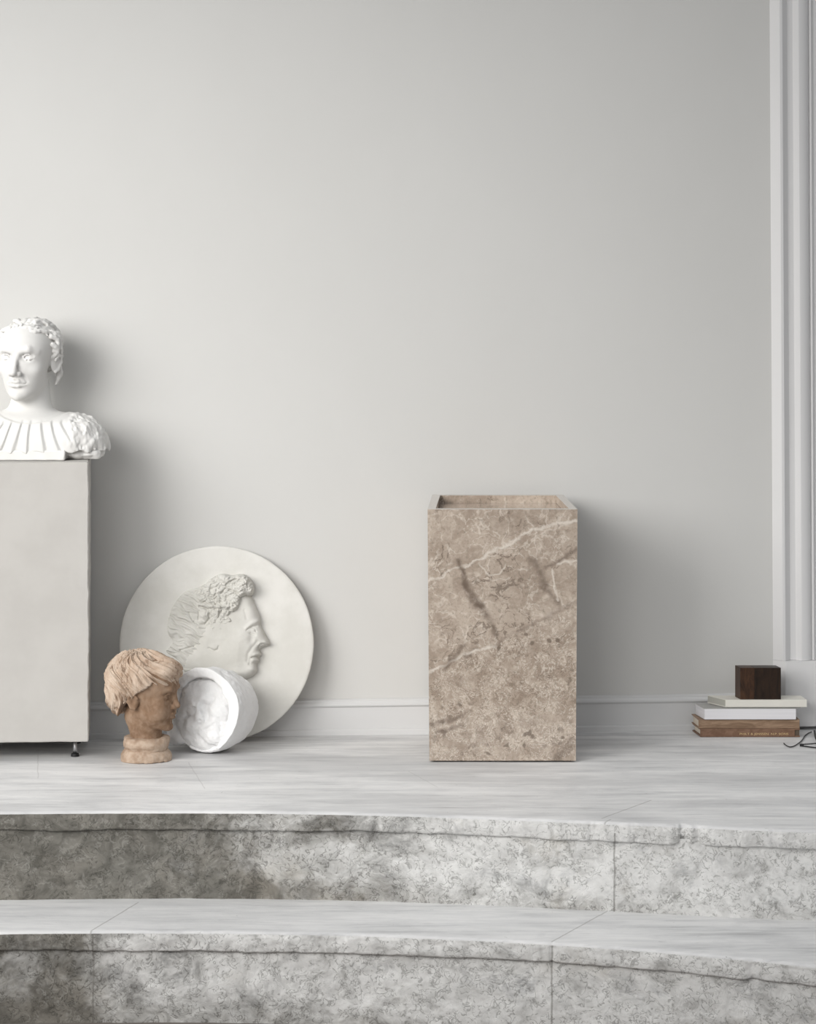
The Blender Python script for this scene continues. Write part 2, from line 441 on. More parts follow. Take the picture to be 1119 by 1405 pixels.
        pm = t.ss(t.math('ADD', dark_amt, t.math('MULTIPLY', t.math('SUBTRACT', bl, 0.5), 1.5)), 0.08, 0.80, 0, 0.95)
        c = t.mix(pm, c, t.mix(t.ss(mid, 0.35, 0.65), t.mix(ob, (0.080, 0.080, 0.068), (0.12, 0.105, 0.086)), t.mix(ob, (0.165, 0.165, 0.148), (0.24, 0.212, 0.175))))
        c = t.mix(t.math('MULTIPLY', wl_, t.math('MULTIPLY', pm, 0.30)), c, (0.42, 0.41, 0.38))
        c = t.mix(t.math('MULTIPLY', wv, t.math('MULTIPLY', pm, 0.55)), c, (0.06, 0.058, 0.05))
        wx = t.math('ADD', s[0], t.math('MULTIPLY', t.math('SUBTRACT', mid, 0.5), 0.006))
        for x, z0, z1 in ((-.502, 0.0, -.163), (.371, -.02, -.163), (-.553, -.163, -.326), (.248, -.163, -.326)):
            g = t.seg(wx, s[2], (x, z0), (x, z1), 0.0022)
            c = t.mix(t.math('MULTIPLY', g, 0.55), c, (0.17, 0.16, 0.145))
        t.bump(t.math('ADD', t.math('MULTIPLY', fine, 0.5), t.math('ADD', t.math('MULTIPLY', wv, -0.5), t.math('MULTIPLY', lt, 0.7))), 0.32, 0.004)
    return t.col(c)

def m_marble():
    """sand-coloured brecciated marble; object x/z in metres from the lower left front corner"""
    t = NT('sand_marble', 0.14, 0.5); p = t.objco(); s = t.sep(p)
    wn = t.vmath('SUBTRACT', t.noise(p, 16, 4, color=True), (0.5, 0.5, 0.5))
    wn2 = t.vmath('SUBTRACT', t.noise(p, 55, 3, color=True), (0.5, 0.5, 0.5))
    q = t.vmath('ADD', t.vmath('ADD', p, t.vmath('SCALE', wn, sc=0.05)), t.vmath('SCALE', wn2, sc=0.012))
    qs = t.sep(t.vmath('ADD', p, t.vmath('ADD', t.vmath('SCALE', wn, sc=0.034), t.vmath('SCALE', wn2, sc=0.014))))
    big = t.noise(q, 9, 5, 0.6); mid = t.noise(q, 34, 5, 0.65); fine = t.noise(p, 170, 4, 0.7)
    light, base, dark, deep = (0.560, 0.476, 0.398), (0.405, 0.328, 0.264), (0.285, 0.220, 0.172), (0.155, 0.114, 0.086)
    c = t.ramp(t.math('ADD', t.math('MULTIPLY', big, 0.5), t.math('MULTIPLY', mid, 0.5)),
               [(0.30, dark), (0.45, base), (0.52, (0.50, 0.415, 0.342)), (0.66, light)])
    line = t.math('SUBTRACT', qs[2], t.math('ADD', t.math('MULTIPLY', qs[0], 0.43), 0.186))
    low = t.ss(line, -0.014, 0.008, 1.0, 0.0); up = t.math('SUBTRACT', 1.0, low)
    def curl(co, sc, wd, k0, k1, dist=1.2):    # curling hairlines: level lines of a noise, interrupted
        n = t.noise(co, sc, 3, 0.55, dist); ln = t.ss(t.math('ABSOLUTE', t.math('SUBTRACT', n, 0.5)), 0.0, wd, 1.0, 0.0)
        return t.math('MULTIPLY', ln, t.ss(t.noise(co, sc*0.5, 3, 0.5), k0, k1))
    # plates above: broad tonal patches and long broken hairlines
    c2 = t.sep(t.vor(q, 17, 'F1', 1.0, 'Color'))
    c = t.mix(t.math('MULTIPLY', up, t.math('MULTIPLY', c2[1], 0.30)), c, dark)
    c = t.mix(t.math('MULTIPLY', t.math('MULTIPLY', curl(q, 24, 0.036, 0.44, 0.57), up), 0.55), c, (0.72, 0.645, 0.565))
    c = t.mix(t.math('MULTIPLY', t.math('MULTIPLY', curl(t.vmath('ADD', q, (2.1, 0, 0.7)), 20, 0.030, 0.47, 0.58), up), 0.75), c, deep)
    e2 = t.vor(q, 19, 'DISTANCE_TO_EDGE')
    c = t.mix(t.math('MULTIPLY', t.math('MULTIPLY', t.ss(e2, 0.0, 0.045, 0.60, 0.0), t.ss(mid, 0.43, 0.58)), up), c, (0.70, 0.62, 0.54))
    # crushed fragments below
    cs = t.sep(t.vor(q, 62, 'F1', 1.0, 'Color'))
    frag = t.ramp(cs[0], [(0.0, (0.27, 0.205, 0.158)), (0.3, dark), (0.6, base), (1.0, light)])
    c = t.mix(t.math('MULTIPLY', low, 0.34), c, frag)
    c = t.mix(t.math('MULTIPLY', t.math('MULTIPLY', curl(q, 75, 0.060, 0.38, 0.52, 1.8), low), 0.80), c, (0.70, 0.625, 0.545))
    c = t.mix(t.math('MULTIPLY', t.math('MULTIPLY', curl(t.vmath('ADD', q, (1.3, 0, 4.7)), 60, 0.048, 0.43, 0.55, 1.8), low), 0.80), c, (0.22, 0.165, 0.125))
    dk = t.vor(t.vmath('ADD', q, (3.3, 0, 1.7)), 46, 'F1'); dm = t.noise(p, 11, 3)
    c = t.mix(t.math('MULTIPLY', t.math('MULTIPLY', t.ss(dk, 0.20, 0.36, 0.8, 0.0), t.ss(dm, 0.47, 0.6)), t.ss(low, 0, 1, 0.2, 1.0)), c, deep)
    # patchy darker clouds and all-over fine grain
    cl = t.noise(t.map(q, (1, 1, 1.6), (0, 0.4, 0)), 13, 5, 0.6)
    c = t.mix(t.ss(cl, 0.54, 0.70, 0, 0.45), c, (0.30, 0.235, 0.185))
    c = t.mix(t.ss(fine, 0.50, 0.68, 0, 0.55), c, (0.23, 0.205, 0.16))
    c = t.mix(t.ss(fine, 0.28, 0.44, 0.40, 0), c, (0.68, 0.61, 0.535))
    # the seams one can follow by eye
    brk = t.ss(t.noise(p, 45, 4, 0.6), 0.34, 0.56, 0.40, 1.0)
    def vein(c, a, b, w, colr, k, soft=0.0): return t.mix(t.math('MULTIPLY', t.math('MULTIPLY', t.seg(qs[0], qs[2], a, b, w*1.25, soft), brk), k), c, colr)
    white = (0.74, 0.675, 0.60)
    for a, b, w in (((0.0, 0.362), (0.11, 0.409), 0.0032), ((0.11, 0.409), (0.205, 0.462), 0.004), ((0.205, 0.462), (0.31, 0.49), 0.0045), ((0.0, 0.180), (0.135, 0.238), 0.004)):
        c = vein(c, a, b, w, white, 0.75)
    c = vein(c, (0.135, 0.238), (0.31, 0.325), 0.0055, deep, 0.5)
    for a, b, w in (((0.063, 0.398), (0.080, 0.352), 0.008), ((0.080, 0.352), (0.102, 0.312), 0.013), ((0.102, 0.312), (0.137, 0.262), 0.009)):
        c = vein(c, a, b, w, deep, 0.9)
    for a, b, w in (((0.206, 0.405), (0.232, 0.356), 0.011), ((0.232, 0.356), (0.262, 0.314), 0.009), ((0.232, 0.39), (0.30, 0.425), 0.006), ((0.0, 0.072), (0.08, 0.098), 0.007),
                    ((0.035, 0.19), (0.075, 0.235), 0.011), ((0.02, 0.06), (0.07, 0.075), 0.006), ((0.255, 0.01), (0.285, 0.035), 0.012)):
        c = vein(c, a, b, w, deep, 0.68)
    for a, b, w in (((0.250, 0.385), (0.262, 0.318), 0.0035), ((0.258, 0.398), (0.31, 0.405), 0.004)):
        c = vein(c, a, b, w, white, 0.7)
    # pale ring
    rx = t.math('SUBTRACT', qs[0], 0.132); rz = t.math('SUBTRACT', qs[2], 0.402)
    rr = t.math('SQRT', t.math('ADD', t.math('MULTIPLY', rx, rx), t.math('MULTIPLY', rz, rz)))
    c = t.mix(t.math('MULTIPLY', t.ss(t.math('ABSOLUTE', t.math('SUBTRACT', rr, 0.026)), 0.0, 0.003, 0.55, 0.0), t.ss(rz, 0.0, -0.012)), c, white)
    t.b.inputs['Coat Weight'].default_value = 0.7; t.b.inputs['Coat Roughness'].default_value = 0.08
    return t.col(c)

def m_wood(name, c0, c1, scale=(8, 60, 60), rot=(0, 0, 0), rough=0.5):
    t = NT(name, rough, 0.3); p = t.objco()
    g = t.noise(t.map(p, scale, rot), 2.0, 6, 0.62, 1.0); f = t.noise(t.map(p, (20, 200, 200), rot), 2.0, 3)
    c = t.mix(t.ss(g, 0.3, 0.7), c0, c1); c = t.mix(t.math('MULTIPLY', f, 0.3), c, tuple(v*0.6 for v in c0))
    t.bump(f, 0.1, 0.002)
    return t.col(c)

def m_pages(name, c0, c1, fold):
    t = NT(name, 0.7, 0.15); p = t.objco()
    l = t.noise(t.map(p, (3, 3, 2600)), 1.0, 2); s = t.sep(p)
    c = t.mix(t.ss(l, 0.3, 0.7), c0, c1)
    t.bump(l, 0.15, 0.001)
    return t.col(c)

M_WALL = m_wall()
M_TRIM = m_flat('white_gloss_paint', (0.72, 0.715, 0.715), 0.42, 0.02, 8, 0.02)
M_BASE = m_flat('grey_skirting_paint', (0.645, 0.645, 0.645), 0.5, 0.03, 8, 0.02)
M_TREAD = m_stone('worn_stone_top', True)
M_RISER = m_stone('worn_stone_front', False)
M_MARBLE = m_marble()
M_BUST = m_plaster('white_plaster', (0.69, 0.68, 0.66), (0.74, 0.732, 0.714), 70, 0.10)
M_CAST = m_plaster('bright_cast_plaster', (0.80, 0.80, 0.80), (0.86, 0.86, 0.86), 90, 0.30)
M_DISC = m_plaster('aged_cream_plaster', (0.645, 0.632, 0.592), (0.735, 0.722, 0.688), 40, 0.06, 0.12)
M_RELIEF = m_plaster('greyed_relief_plaster', (0.555, 0.543, 0.503), (0.650, 0.637, 0.600), 40, 0.10, 0.25)
M_PED = m_plaster('pedestal_paint', (0.500, 0.483, 0.458), (0.535, 0.518, 0.492), 30, 0.10, 0.05)
M_TERRA_SHADED = m_terracotta('terracotta', [(0.165, 0.098, 0.060), (0.255, 0.162, 0.104), (0.345, 0.240, 0.168), (0.38, 0.28, 0.205)], False)  # face darker than the hair: shade of its turned-away side put in the colour
M_TERRA_LIT = m_terracotta('lit_terracotta', [(0.33, 0.225, 0.155), (0.47, 0.355, 0.270), (0.58, 0.475, 0.385), (0.62, 0.52, 0.43)], True)  # hair paler than the face: light falling on it put in the colour
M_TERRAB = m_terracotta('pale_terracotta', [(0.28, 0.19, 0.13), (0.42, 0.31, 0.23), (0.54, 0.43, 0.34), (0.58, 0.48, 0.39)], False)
M_BLACK = m_flat('black_rubber', (0.018, 0.018, 0.019), 0.5, 0.1, 30, 0.0)
M_STEEL = m_flat('steel', (0.55, 0.55, 0.56), 0.35, 0.05, 30, 0.0); M_STEEL.node_tree.nodes['Principled BSDF'].inputs['Metallic'].default_value = 1.0

# ------------------------------------------------------------------ setting: wall, baseboard, trim, steps
XL, XR = -1.9, 1.9
struct(mesh_obj('wall_back', [(XL, Ywall(XL), -0.01), (XR, Ywall(XR), -0.01), (XR, Ywall(XR), 2.6), (XL, Ywall(XL), 2.6),
                 (XL, Ywall(XL)+.2, -0.01), (XR, Ywall(XR)+.2, -0.01), (XR, Ywall(XR)+.2, 2.6), (XL, Ywall(XL)+.2, 2.6)],
                [(0, 1, 2, 3), (5, 4, 7, 6), (4, 0, 3, 7), (1, 5, 6, 2), (3, 2, 6, 7), (4, 5, 1, 0)], M_WALL))

def sweep_h(name, prof, x0, x1, mat, n=2):
    """profile (out, z) run along the wall; out = distance in front of the wall"""
    xs = np.linspace(x0, x1, n); V = []
    for x in xs:
        for o, z in prof: V.append((x, Ywall(x)-o, z))
    k = len(prof); F = [tuple(i*k+j for j in range(k)) for i in (0,)]
    F = []
    for i in range(n-1):
        for j in range(k-1): F.append((i*k+j, (i+1)*k+j, (i+1)*k+j+1, i*k+j+1))
    F.append(tuple(range(k))); F.append(tuple((n-1)*k+j for j in range(k))[::-1])
    return mesh_obj(name, V, F, mat)
base_prof = [(0.0, 0.0), (0.014, 0.0), (0.014, 0.0100), (0.0125, 0.0118), (0.0095, 0.0125), (0.0095, 0.0575), (0.0105, 0.0590), (0.0125, 0.0600),
             (0.0140, 0.0625), (0.0135, 0.0660), (0.0105, 0.0685), (0.0090, 0.0700), (0.0090, 0.0725), (0.0055, 0.0745), (0.0, 0.0750)]
struct(sweep_h('baseboard_back', base_prof, XL, X_(1062, 5.76), M_BASE))

# pilaster casing: profile along x (photo px at the wall depth) and projection from the wall
def casing(name, prof, z0, z1, mat, tilt=0.0):
    V = []; k = len(prof)
    for z in (z0, z1):
        for x, o in prof:
            X = X_(x-tilt*(z-z0), 5.755); V.append((X, Ywall(X)-o, z))
    F = [(j, j+1, k+j+1, k+j) for j in range(k-1)]+[tuple(range(k))[::-1], tuple(range(k, 2*k))]
    return mesh_obj(name, V, F, mat)
def arc(x0, o0, x1, o1, n, conv):
    out = []
    for i in range(1, n):
        t = i/n
        if conv: a = t*math.pi/2; out.append((x0+(x1-x0)*math.sin(a), o1+(o0-o1)*math.cos(a)))
        else: a = t*math.pi/2; out.append((x0+(x1-x0)*(1-math.cos(a)), o0+(o1-o0)*math.sin(a)))
    return out
zc = Z_(906, 5.755)
cprof = [(1061, -0.01), (1061, 0.0), (1072.4, 0.020), (1073.2, 0.0205), (1076.5, 0.0205), (1077.3, 0.0195), (1084.2, 0.0085), (1084.6, 0.0085), (1091.8, 0.0085),
         (1092.4, 0.0090), (1098.4, 0.0205), (1099.2, 0.0210)]
cprof += arc(1099.2, 0.0210, 1113.4, 0.0085, 10, True)+[(1113.4, 0.0085), (1114.0, 0.0085), (1116.2, 0.0130), (1117.0, 0.0130), (1120, 0.0075), (1128, 0.0075), (1130, 0.012), (1150, 0.020), (1230, 0.020), (1230, -0.01)]
struct(casing('trim_1', cprof, zc, 2.6, M_TRIM, tilt=3.4))
bprof = [(1061, -0.01), (1061, 0.0), (1075.5, 0.0240), (1076.3, 0.0245), (1230, 0.0245), (1230, -0.01)]
struct(casing('trim_2', bprof, 0.007, zc-0.0004, M_TRIM))

# curved steps
def curve(pts, z):
    """photo px of an edge lying at height z -> smooth function Y(X)"""
    d = [d_floor(y, z) for x, y in pts]; xs = np.array([X_(p[0], q) for p, q in zip(pts, d)])
    co = np.polyfit(xs, d, 4)
    x0, x1 = xs.min(), xs.max()
    pv = np.poly1d(co); dp = pv.deriv()
    def f(X):
        Xc = np.clip(X, x0, x1); Y = pv(Xc)
        return np.where(X < x0, Y+dp(x0)*(X-x0), np.where(X > x1, Y+dp(x1)*(X-x1), Y))
    return f
R_ = 0.163
nose1 = curve([(0, 1114.5), (90, 1113.5), (185, 1113), (300, 1113), (400, 1114), (500, 1116), (620, 1119), (760, 1125), (900, 1131.5), (1010, 1135.5), (1119, 1139.5)], 0.0)
nose2 = curve([(0, 1279), (130, 1278), (300, 1278), (380, 1279.5), (500, 1281.5), (650, 1288), (740, 1293), (890, 1302), (1000, 1313), (1119, 1325)], -R_)
SX = np.concatenate([np.arange(-1.25, -0.80, 0.02), np.arange(-0.80, 0.80, 0.0024), np.arange(0.80, 1.25, 0.02)])
def lip_noise(X, s): return 0.0016*vnoise(X*9, X*0, X*0+s*7.3, s)+0.0009*vnoise(X*45, X*0, X*0, s+3)+0.0006*vnoise(X*160, X*0, X*0, s+5)
def chip(X, x0, w): return np.exp(-((X-x0)/w)**4)
def step_slab(name, nose, zt, backf, lip, seed, chips, mat_top, mat_front, parent=None, setback=0.010):
    X = SX; Yn = nose(X)+lip_noise(X, seed)
    edge = np.zeros_like(X)
    for x0, w, a in chips: edge += a*chip(X, x0, w)*(1+.45*vnoise(X*170, X*0, X*0, seed+40)+.3*vnoise(X*420, X*0, X*0, seed+41))
    rows = []
    nb = 10; Yb = backf(X)
    for i in range(nb):
        t = i/(nb-1); Y = Yb+(Yn+0.010+np.maximum(edge, 0)*1.0-Yb)*t; rows.append((Y, zt+0*X))
    r = 0.0065
    for a in np.linspace(15, 90, 5):
        a = math.radians(a); rows.append((Yn+r-r*math.sin(a)+edge*0.8, zt-r+r*math.cos(a)-0.2*np.abs(edge)*math.sin(a)))
    ntop = len(rows)
    lz = lip+0.0022*vnoise(X*11, X*0, X*0, seed+9)+0.001*vnoise(X*60, X*0, X*0, seed+11)
    for x0, w, a in chips: lz = lz-a*0.30*chip(X, x0, w)
    nl = 14
    for i in range(1, nl):
        t = i/(nl-1); z = -r+(-lz+r)*t
        bulge = 0.0012*math.sin(math.pi*t)
        nz = 0.0014*fbm(X*38, z*70, X*0, seed+20, 3)+0.35*np.abs(edge)*fbm(X*110, z*150, X*0, seed+50, 3)
        rows.append((Yn-bulge+nz+edge*(0.8+0.2*t), zt+z))
    rows.append((Yn+0.003+edge, zt-lz-0.002)); rows.append((Yn+setback+0.03, zt-lz-0.001))
    nu = len(rows)
    V = np.stack([np.stack([X, Y, Z], -1) for Y, Z in rows], 0).reshape(-1, 3)
    F = grid_faces(nu, len(X))[:, ::-1]
    o = mesh_obj(name, V, F, mat_top, parent, smooth=True)
    o.data.materials.append(mat_front)
    mi = np.zeros(len(F), np.int32); mi[(ntop-2)*(len(X)-1):] = 1
    o.data.polygons.foreach_set('material_index', mi)
    return o
def riser(name, nose, ztop, zbot, seed, mat, parent=None, setback=0.010):
    X = SX; n = 56; V = []
    zs = np.linspace(ztop, zbot, n)
    for z in zs:
        Y = nose(X)+setback+0.0022*fbm(X*14, z*22+X*0, X*0, seed, 3)+0.0007*fbm(X*70, z*110+X*0, X*0, seed+5, 3)
        V.append(np.stack([X, Y, z+0*X], -1))
    V = np.stack(V, 0).reshape(-1, 3)
    return mesh_obj(name, V, grid_faces(n, len(X))[:, ::-1], mat, parent, smooth=True)
cx1 = X_(940, 4.84)
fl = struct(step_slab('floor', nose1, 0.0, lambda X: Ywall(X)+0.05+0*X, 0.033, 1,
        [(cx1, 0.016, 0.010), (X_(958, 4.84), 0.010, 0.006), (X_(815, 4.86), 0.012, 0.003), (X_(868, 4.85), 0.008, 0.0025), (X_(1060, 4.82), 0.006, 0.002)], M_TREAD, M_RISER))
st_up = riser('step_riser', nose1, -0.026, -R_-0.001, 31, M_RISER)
tag(st_up, 'upper curved riser of weathered grey stone, between the two treads', 'step')
st = empty('stone_step', (0, 0, 0))
tag(st, 'lower curved stone step with pale worn tread and overhanging nosing, nearest the viewer', 'step')
step_slab('tread', nose2, -R_, lambda X: nose1(X)+0.10, 0.033, 2, [(X_(1035, 4.55), 0.012, 0.004), (X_(757, 4.66), 0.004, 0.004), (X_(845, 4.64), 0.006, 0.002)], M_TREAD, M_RISER, st)
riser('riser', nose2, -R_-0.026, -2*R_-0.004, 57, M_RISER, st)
M_LOW = m_flat('dark_floor_boards', (0.20, 0.175, 0.16), 0.5, 0.2, 6, 0.05)
struct(mesh_obj('floor_lower', [(-1.9, 2.0, -2*R_), (1.9, 2.0, -2*R_), (1.9, 5.2, -2*R_), (-1.9, 5.2, -2*R_)], [(0, 1, 2, 3)], M_LOW))

# ------------------------------------------------------------------ marble plinth
def build_plinth():
    s = F_PX/5.4
    x0, x1 = X_(586.3, 5.4), X_(792, 5.4); D = 0.288
    root = empty('marble_plinth', ((x0+x1)/2, 5.4+D/2, 0))
    tag(root, 'sand-coloured veined marble plinth with a shallow sunken top, standing alone on the landing', 'plinth')
    hw = (x1-x0)/2; h = 0.5055; tk = 0.0165; dep = 0.020
    tb = 0.0035           # the block narrows a touch toward its foot
    fb = 0.012            # and toward the wall
    def ring(w0, y0, y1, wb, z): return [(-w0, y0, z), (w0, y0, z), (wb, y1, z), (-wb, y1, z)]
    bm = bmesh.new()
    def mk(r): return [bm.verts.new(v) for v in r]
    yf, yb = -D/2, D/2
    A = mk(ring(hw-tb, yf, yb, hw-tb-fb, 0.0035)); B = mk(ring(hw, yf, yb, hw-fb, h))
    C = mk(ring(hw-tk, yf+tk, yb-tk, hw-tk-fb, h)); Dv = mk(ring(hw-tk, yf+tk, yb-tk, hw-tk-fb, h-dep))
    bm.faces.new(A[::-1])
    for i in range(4):
        j = (i+1) % 4
        bm.faces.new((A[i], A[j], B[j], B[i])); bm.faces.new((B[i], B[j], C[j], C[i])); bm.faces.new((C[i], C[j], Dv[j], Dv[i]))
    bmesh.ops.bevel(bm, geom=[e for e in bm.edges if e.calc_face_angle(0) > 0.5], offset=0.0012, segments=2, affect='EDGES')
    # shift so object coordinates start at the lower left front corner
    bmesh.ops.translate(bm, verts=bm.verts, vec=(hw, D/2, 0))
    o = bm_obj('body', bm, M_MARBLE, root); o.location = (-hw, -D/2, 0)
    # loose slab forming the floor of the sunken top
    e = 0.0004
    t = prism('top_panel', [(tk+e, tk+e), (2*hw-tk-e, tk+e), (2*hw-tk-fb-e, D-tk-e), (tk+fb+e, D-tk-e)], h-dep-0.002, h-dep+0.004, M_MARBLE, root, 0.0006, 1)
    t.location = (-hw, -D/2, 0)
    g = prism('foot_pad', [(0.012, 0.012), (2*hw-0.012, 0.012), (2*hw-0.03, D-0.012), (0.03, D-0.012)], 0.0, 0.0036, M_BLACK, root)
    g.location = (-hw, -D/2, 0); g['label'] = 'dark pad under the plinth'
build_plinth()

# ------------------------------------------------------------------ pedestal with bust
PED_A = math.radians(5.6)
def build_pedestal():
    d0 = 5.425
    fr = np.array([X_(121.5, d0), d0]); w, D = 0.36, 0.215
    u = np.array([math.cos(PED_A), math.sin(PED_A)]); v = np.array([-math.sin(PED_A), math.cos(PED_A)])
    zt = Z_(634.3, d0); zb = Z_(1017.5, d0)
    root = empty('display_pedestal', (fr[0], fr[1], 0), PED_A)
    tag(root, 'tall off-white painted display pedestal under the white bust', 'pedestal')
    # body: box with worn edges (sdf would be overkill; a fine beveled grid nudged by noise)
    bm = bmesh.new(); bmesh.ops.create_cube(bm, size=1.0)
    bmesh.ops.scale(bm, vec=(w, D, zt-zb), verts=bm.verts); bmesh.ops.translate(bm, vec=(-w/2, D/2, (zt+zb)/2), verts=bm.verts)
    bmesh.ops.subdivide_edges(bm, edges=bm.edges[:], cuts=70, use_grid_fill=True)
    bmesh.ops.bevel(bm, geom=[e for e in bm.edges if e.calc_face_angle(0) > 0.5], offset=0.0016, segments=2, affect='EDGES')
    P = np.array([vv.co[:] for vv in bm.verts]); N = fbm(P[:, 0]*45, P[:, 1]*45, P[:, 2]*45, 3, 3)
    near = np.minimum.reduce([np.abs(P[:, 0]), np.abs(P[:, 2]-zt), np.abs(P[:, 2]-zb)])
    for vv, n, q in zip(bm.verts, N, near):
        if q < 0.004:
            a = 0.0010*n
            if abs(vv.co.x) < 0.004: vv.co.x += a
            if abs(vv.co.z-zb) < 0.004: vv.co.z += a-0.0012*vv.co.x/w*1.0
            if abs(vv.co.z-zt) < 0.004: vv.co.z += min(a, 0)*0.6
    bm_obj('body', bm, M_PED, root)
    for x, y in ((-0.028, 0.040), (-w+0.028, 0.040), (-0.028, D-0.035), (-w+0.028, D-0.035)):
        bm = bmesh.new()
        for (r, z0, z1) in ((0.0085, 0.0, 0.006),):
            bmesh.ops.create_cone(bm, cap_ends=True, segments=20, radius1=r, radius2=r*0.9, depth=z1-z0,
                                  matrix=__import__('mathutils').Matrix.Translation((x, y, (z0+z1)/2)))
        ft = bm_obj('foot', bm, M_BLACK, root); ft['label'] = 'black levelling foot'
        bm = bmesh.new(); bmesh.ops.create_cone(bm, cap_ends=True, segments=16, radius1=0.0042, radius2=0.0042, depth=zb-0.008,
                                  matrix=__import__('mathutils').Matrix.Translation((x, y, 0.004+(zb-0.008)/2)))
        pn = bm_obj('pin', bm, M_STEEL, ft, True); pn['label'] = 'steel pin of the foot'
        bm = bmesh.new(); bmesh.ops.create_cone(bm, cap_ends=True, segments=20, radius1=0.0095, radius2=0.0095, depth=0.007,
                                  matrix=__import__('mathutils').Matrix.Translation((x, y, zb-0.0015)))
        bm_obj('socket', bm, M_BLACK, ft)
    return zt
ZPED = build_pedestal()

def face_sdf(v, P=None):
    """adult face in head units: chin z=0, crown z=1, facing -y. P adjusts."""
    q = dict(ez=0.0, ex=1.0, nose=0.0, brow=1.0, ears=True, lips=1.0, eye=1.0, width=1.0, jaw=1.0); q.update(P or {})
    w = q['width']
    v.ell((0, .06, .66), (.335*w, .43, .335), .03)
    v.ell((0, -.12, .42), (.262*w, .285, .40), .10)
    v.ell((0, -.17, .655), (.270*w, .245, .225), .10)
    v.ell((0, -.15, .195), (.180*w*q['jaw'], .222, .165), .09)
    v.cap((-.180*w, .02, .27), (-.070, -.30, .080), .070, .052, .07); v.cap((.180*w, .02, .27), (.070, -.30, .080), .070, .052, .07)
    v.ell((0, -.338, .070), (.072, .068, .066), .05)
    ez, ex = q['ez'], q['ex']
    for s in (-1, 1):
        X = lambda a: s*a*ex
        v.ell((s*.170*w, -.225, .380+ez*.2), (.080, .092, .072), .07)                       # cheekbones
        v.ell((X(.130), -.425, .487+ez), (.092, .100, .062), .040, 's')                   # sockets
        v.cap((X(.045), -.398, .562+ez), (X(.135), -.388, .580+ez), .026*q['brow'], .027*q['brow'], .04)
        v.cap((X(.135), -.388, .580+ez), (X(.215), -.300, .548+ez), .027*q['brow'], .022, .04)
        v.ell((X(.128), -.298, .484+ez), (.064, .064, .054), .008)                       # eyeballs
        v.path([(X(.066), -.360, .486+ez), (X(.100), -.374, .512+ez), (X(.140), -.370, .518+ez), (X(.190), -.325, .488+ez)], .010, .008, .008)   # upper lids
        v.path([(X(.066), -.360, .478+ez), (X(.105), -.366, .458+ez), (X(.145), -.360, .454+ez), (X(.190), -.325, .482+ez)], .007, .007, .012)  # lower lids
    # nose
    n = q['nose']
    v.cap((0, -.372, .560+ez), (0, -.470-n, .372), .028, .034, .035)
    v.ell((0, -.482-n, .350), (.042, .045, .036), .03)
    for s in (-1, 1):
        v.ell((s*.052, -.425-n*.6, .338), (.033, .045, .033), .022)
        v.ell((s*.028, -.452-n*.8, .309), (.015, .024, .013), .012, 's')
        v.cap((s*.080, -.402, .335), (s*.125, -.350, .240), .007, .007, .03, 's')   # nasolabial fold
    v.cap((0, -.415, .305), (0, -.405, .262), .010, .012, .015, 's')                 # philtrum
    L = q['lips']
    v.path([(-.105, -.345, .218), (-.030, -.405, .246), (0, -.406, .238), (.030, -.405, .246), (.105, -.345, .218)], .020*L, .020*L, .02)
    v.path([(-.085, -.355, .205), (-.03, -.398, .184), (.03, -.398, .184), (.085, -.355, .205)], .018*L, .020*L, .025)
    v.path([(-.118, -.352, .217), (-.04, -.428, .216), (0, -.430, .212), (.04, -.428, .216), (.118, -.352, .217)], .008, .008, .012, 's')
    v.cap((-.06, -.405, .140), (.06, -.405, .140), .020, .020, .04, 's')             # under the lower lip
    if q['ears']:
        for s in (-1, 1):
            rot = rotz(s*-.35)
            v.ell((s*.325*w, .055, .455), (.030, .085, .115), .02, 'u', rot)
            v.path([(s*.350*w, -.01, .50), (s*.372*w, .03, .565), (s*.378*w, .10, .55), (s*.372*w, .125, .47), (s*.352*w, .075, .38), (s*.335*w, .02, .352)], .017, .020, .015)
            v.ell((s*.372*w, .035, .460), (.028, .040, .055), .02, 's', rot)

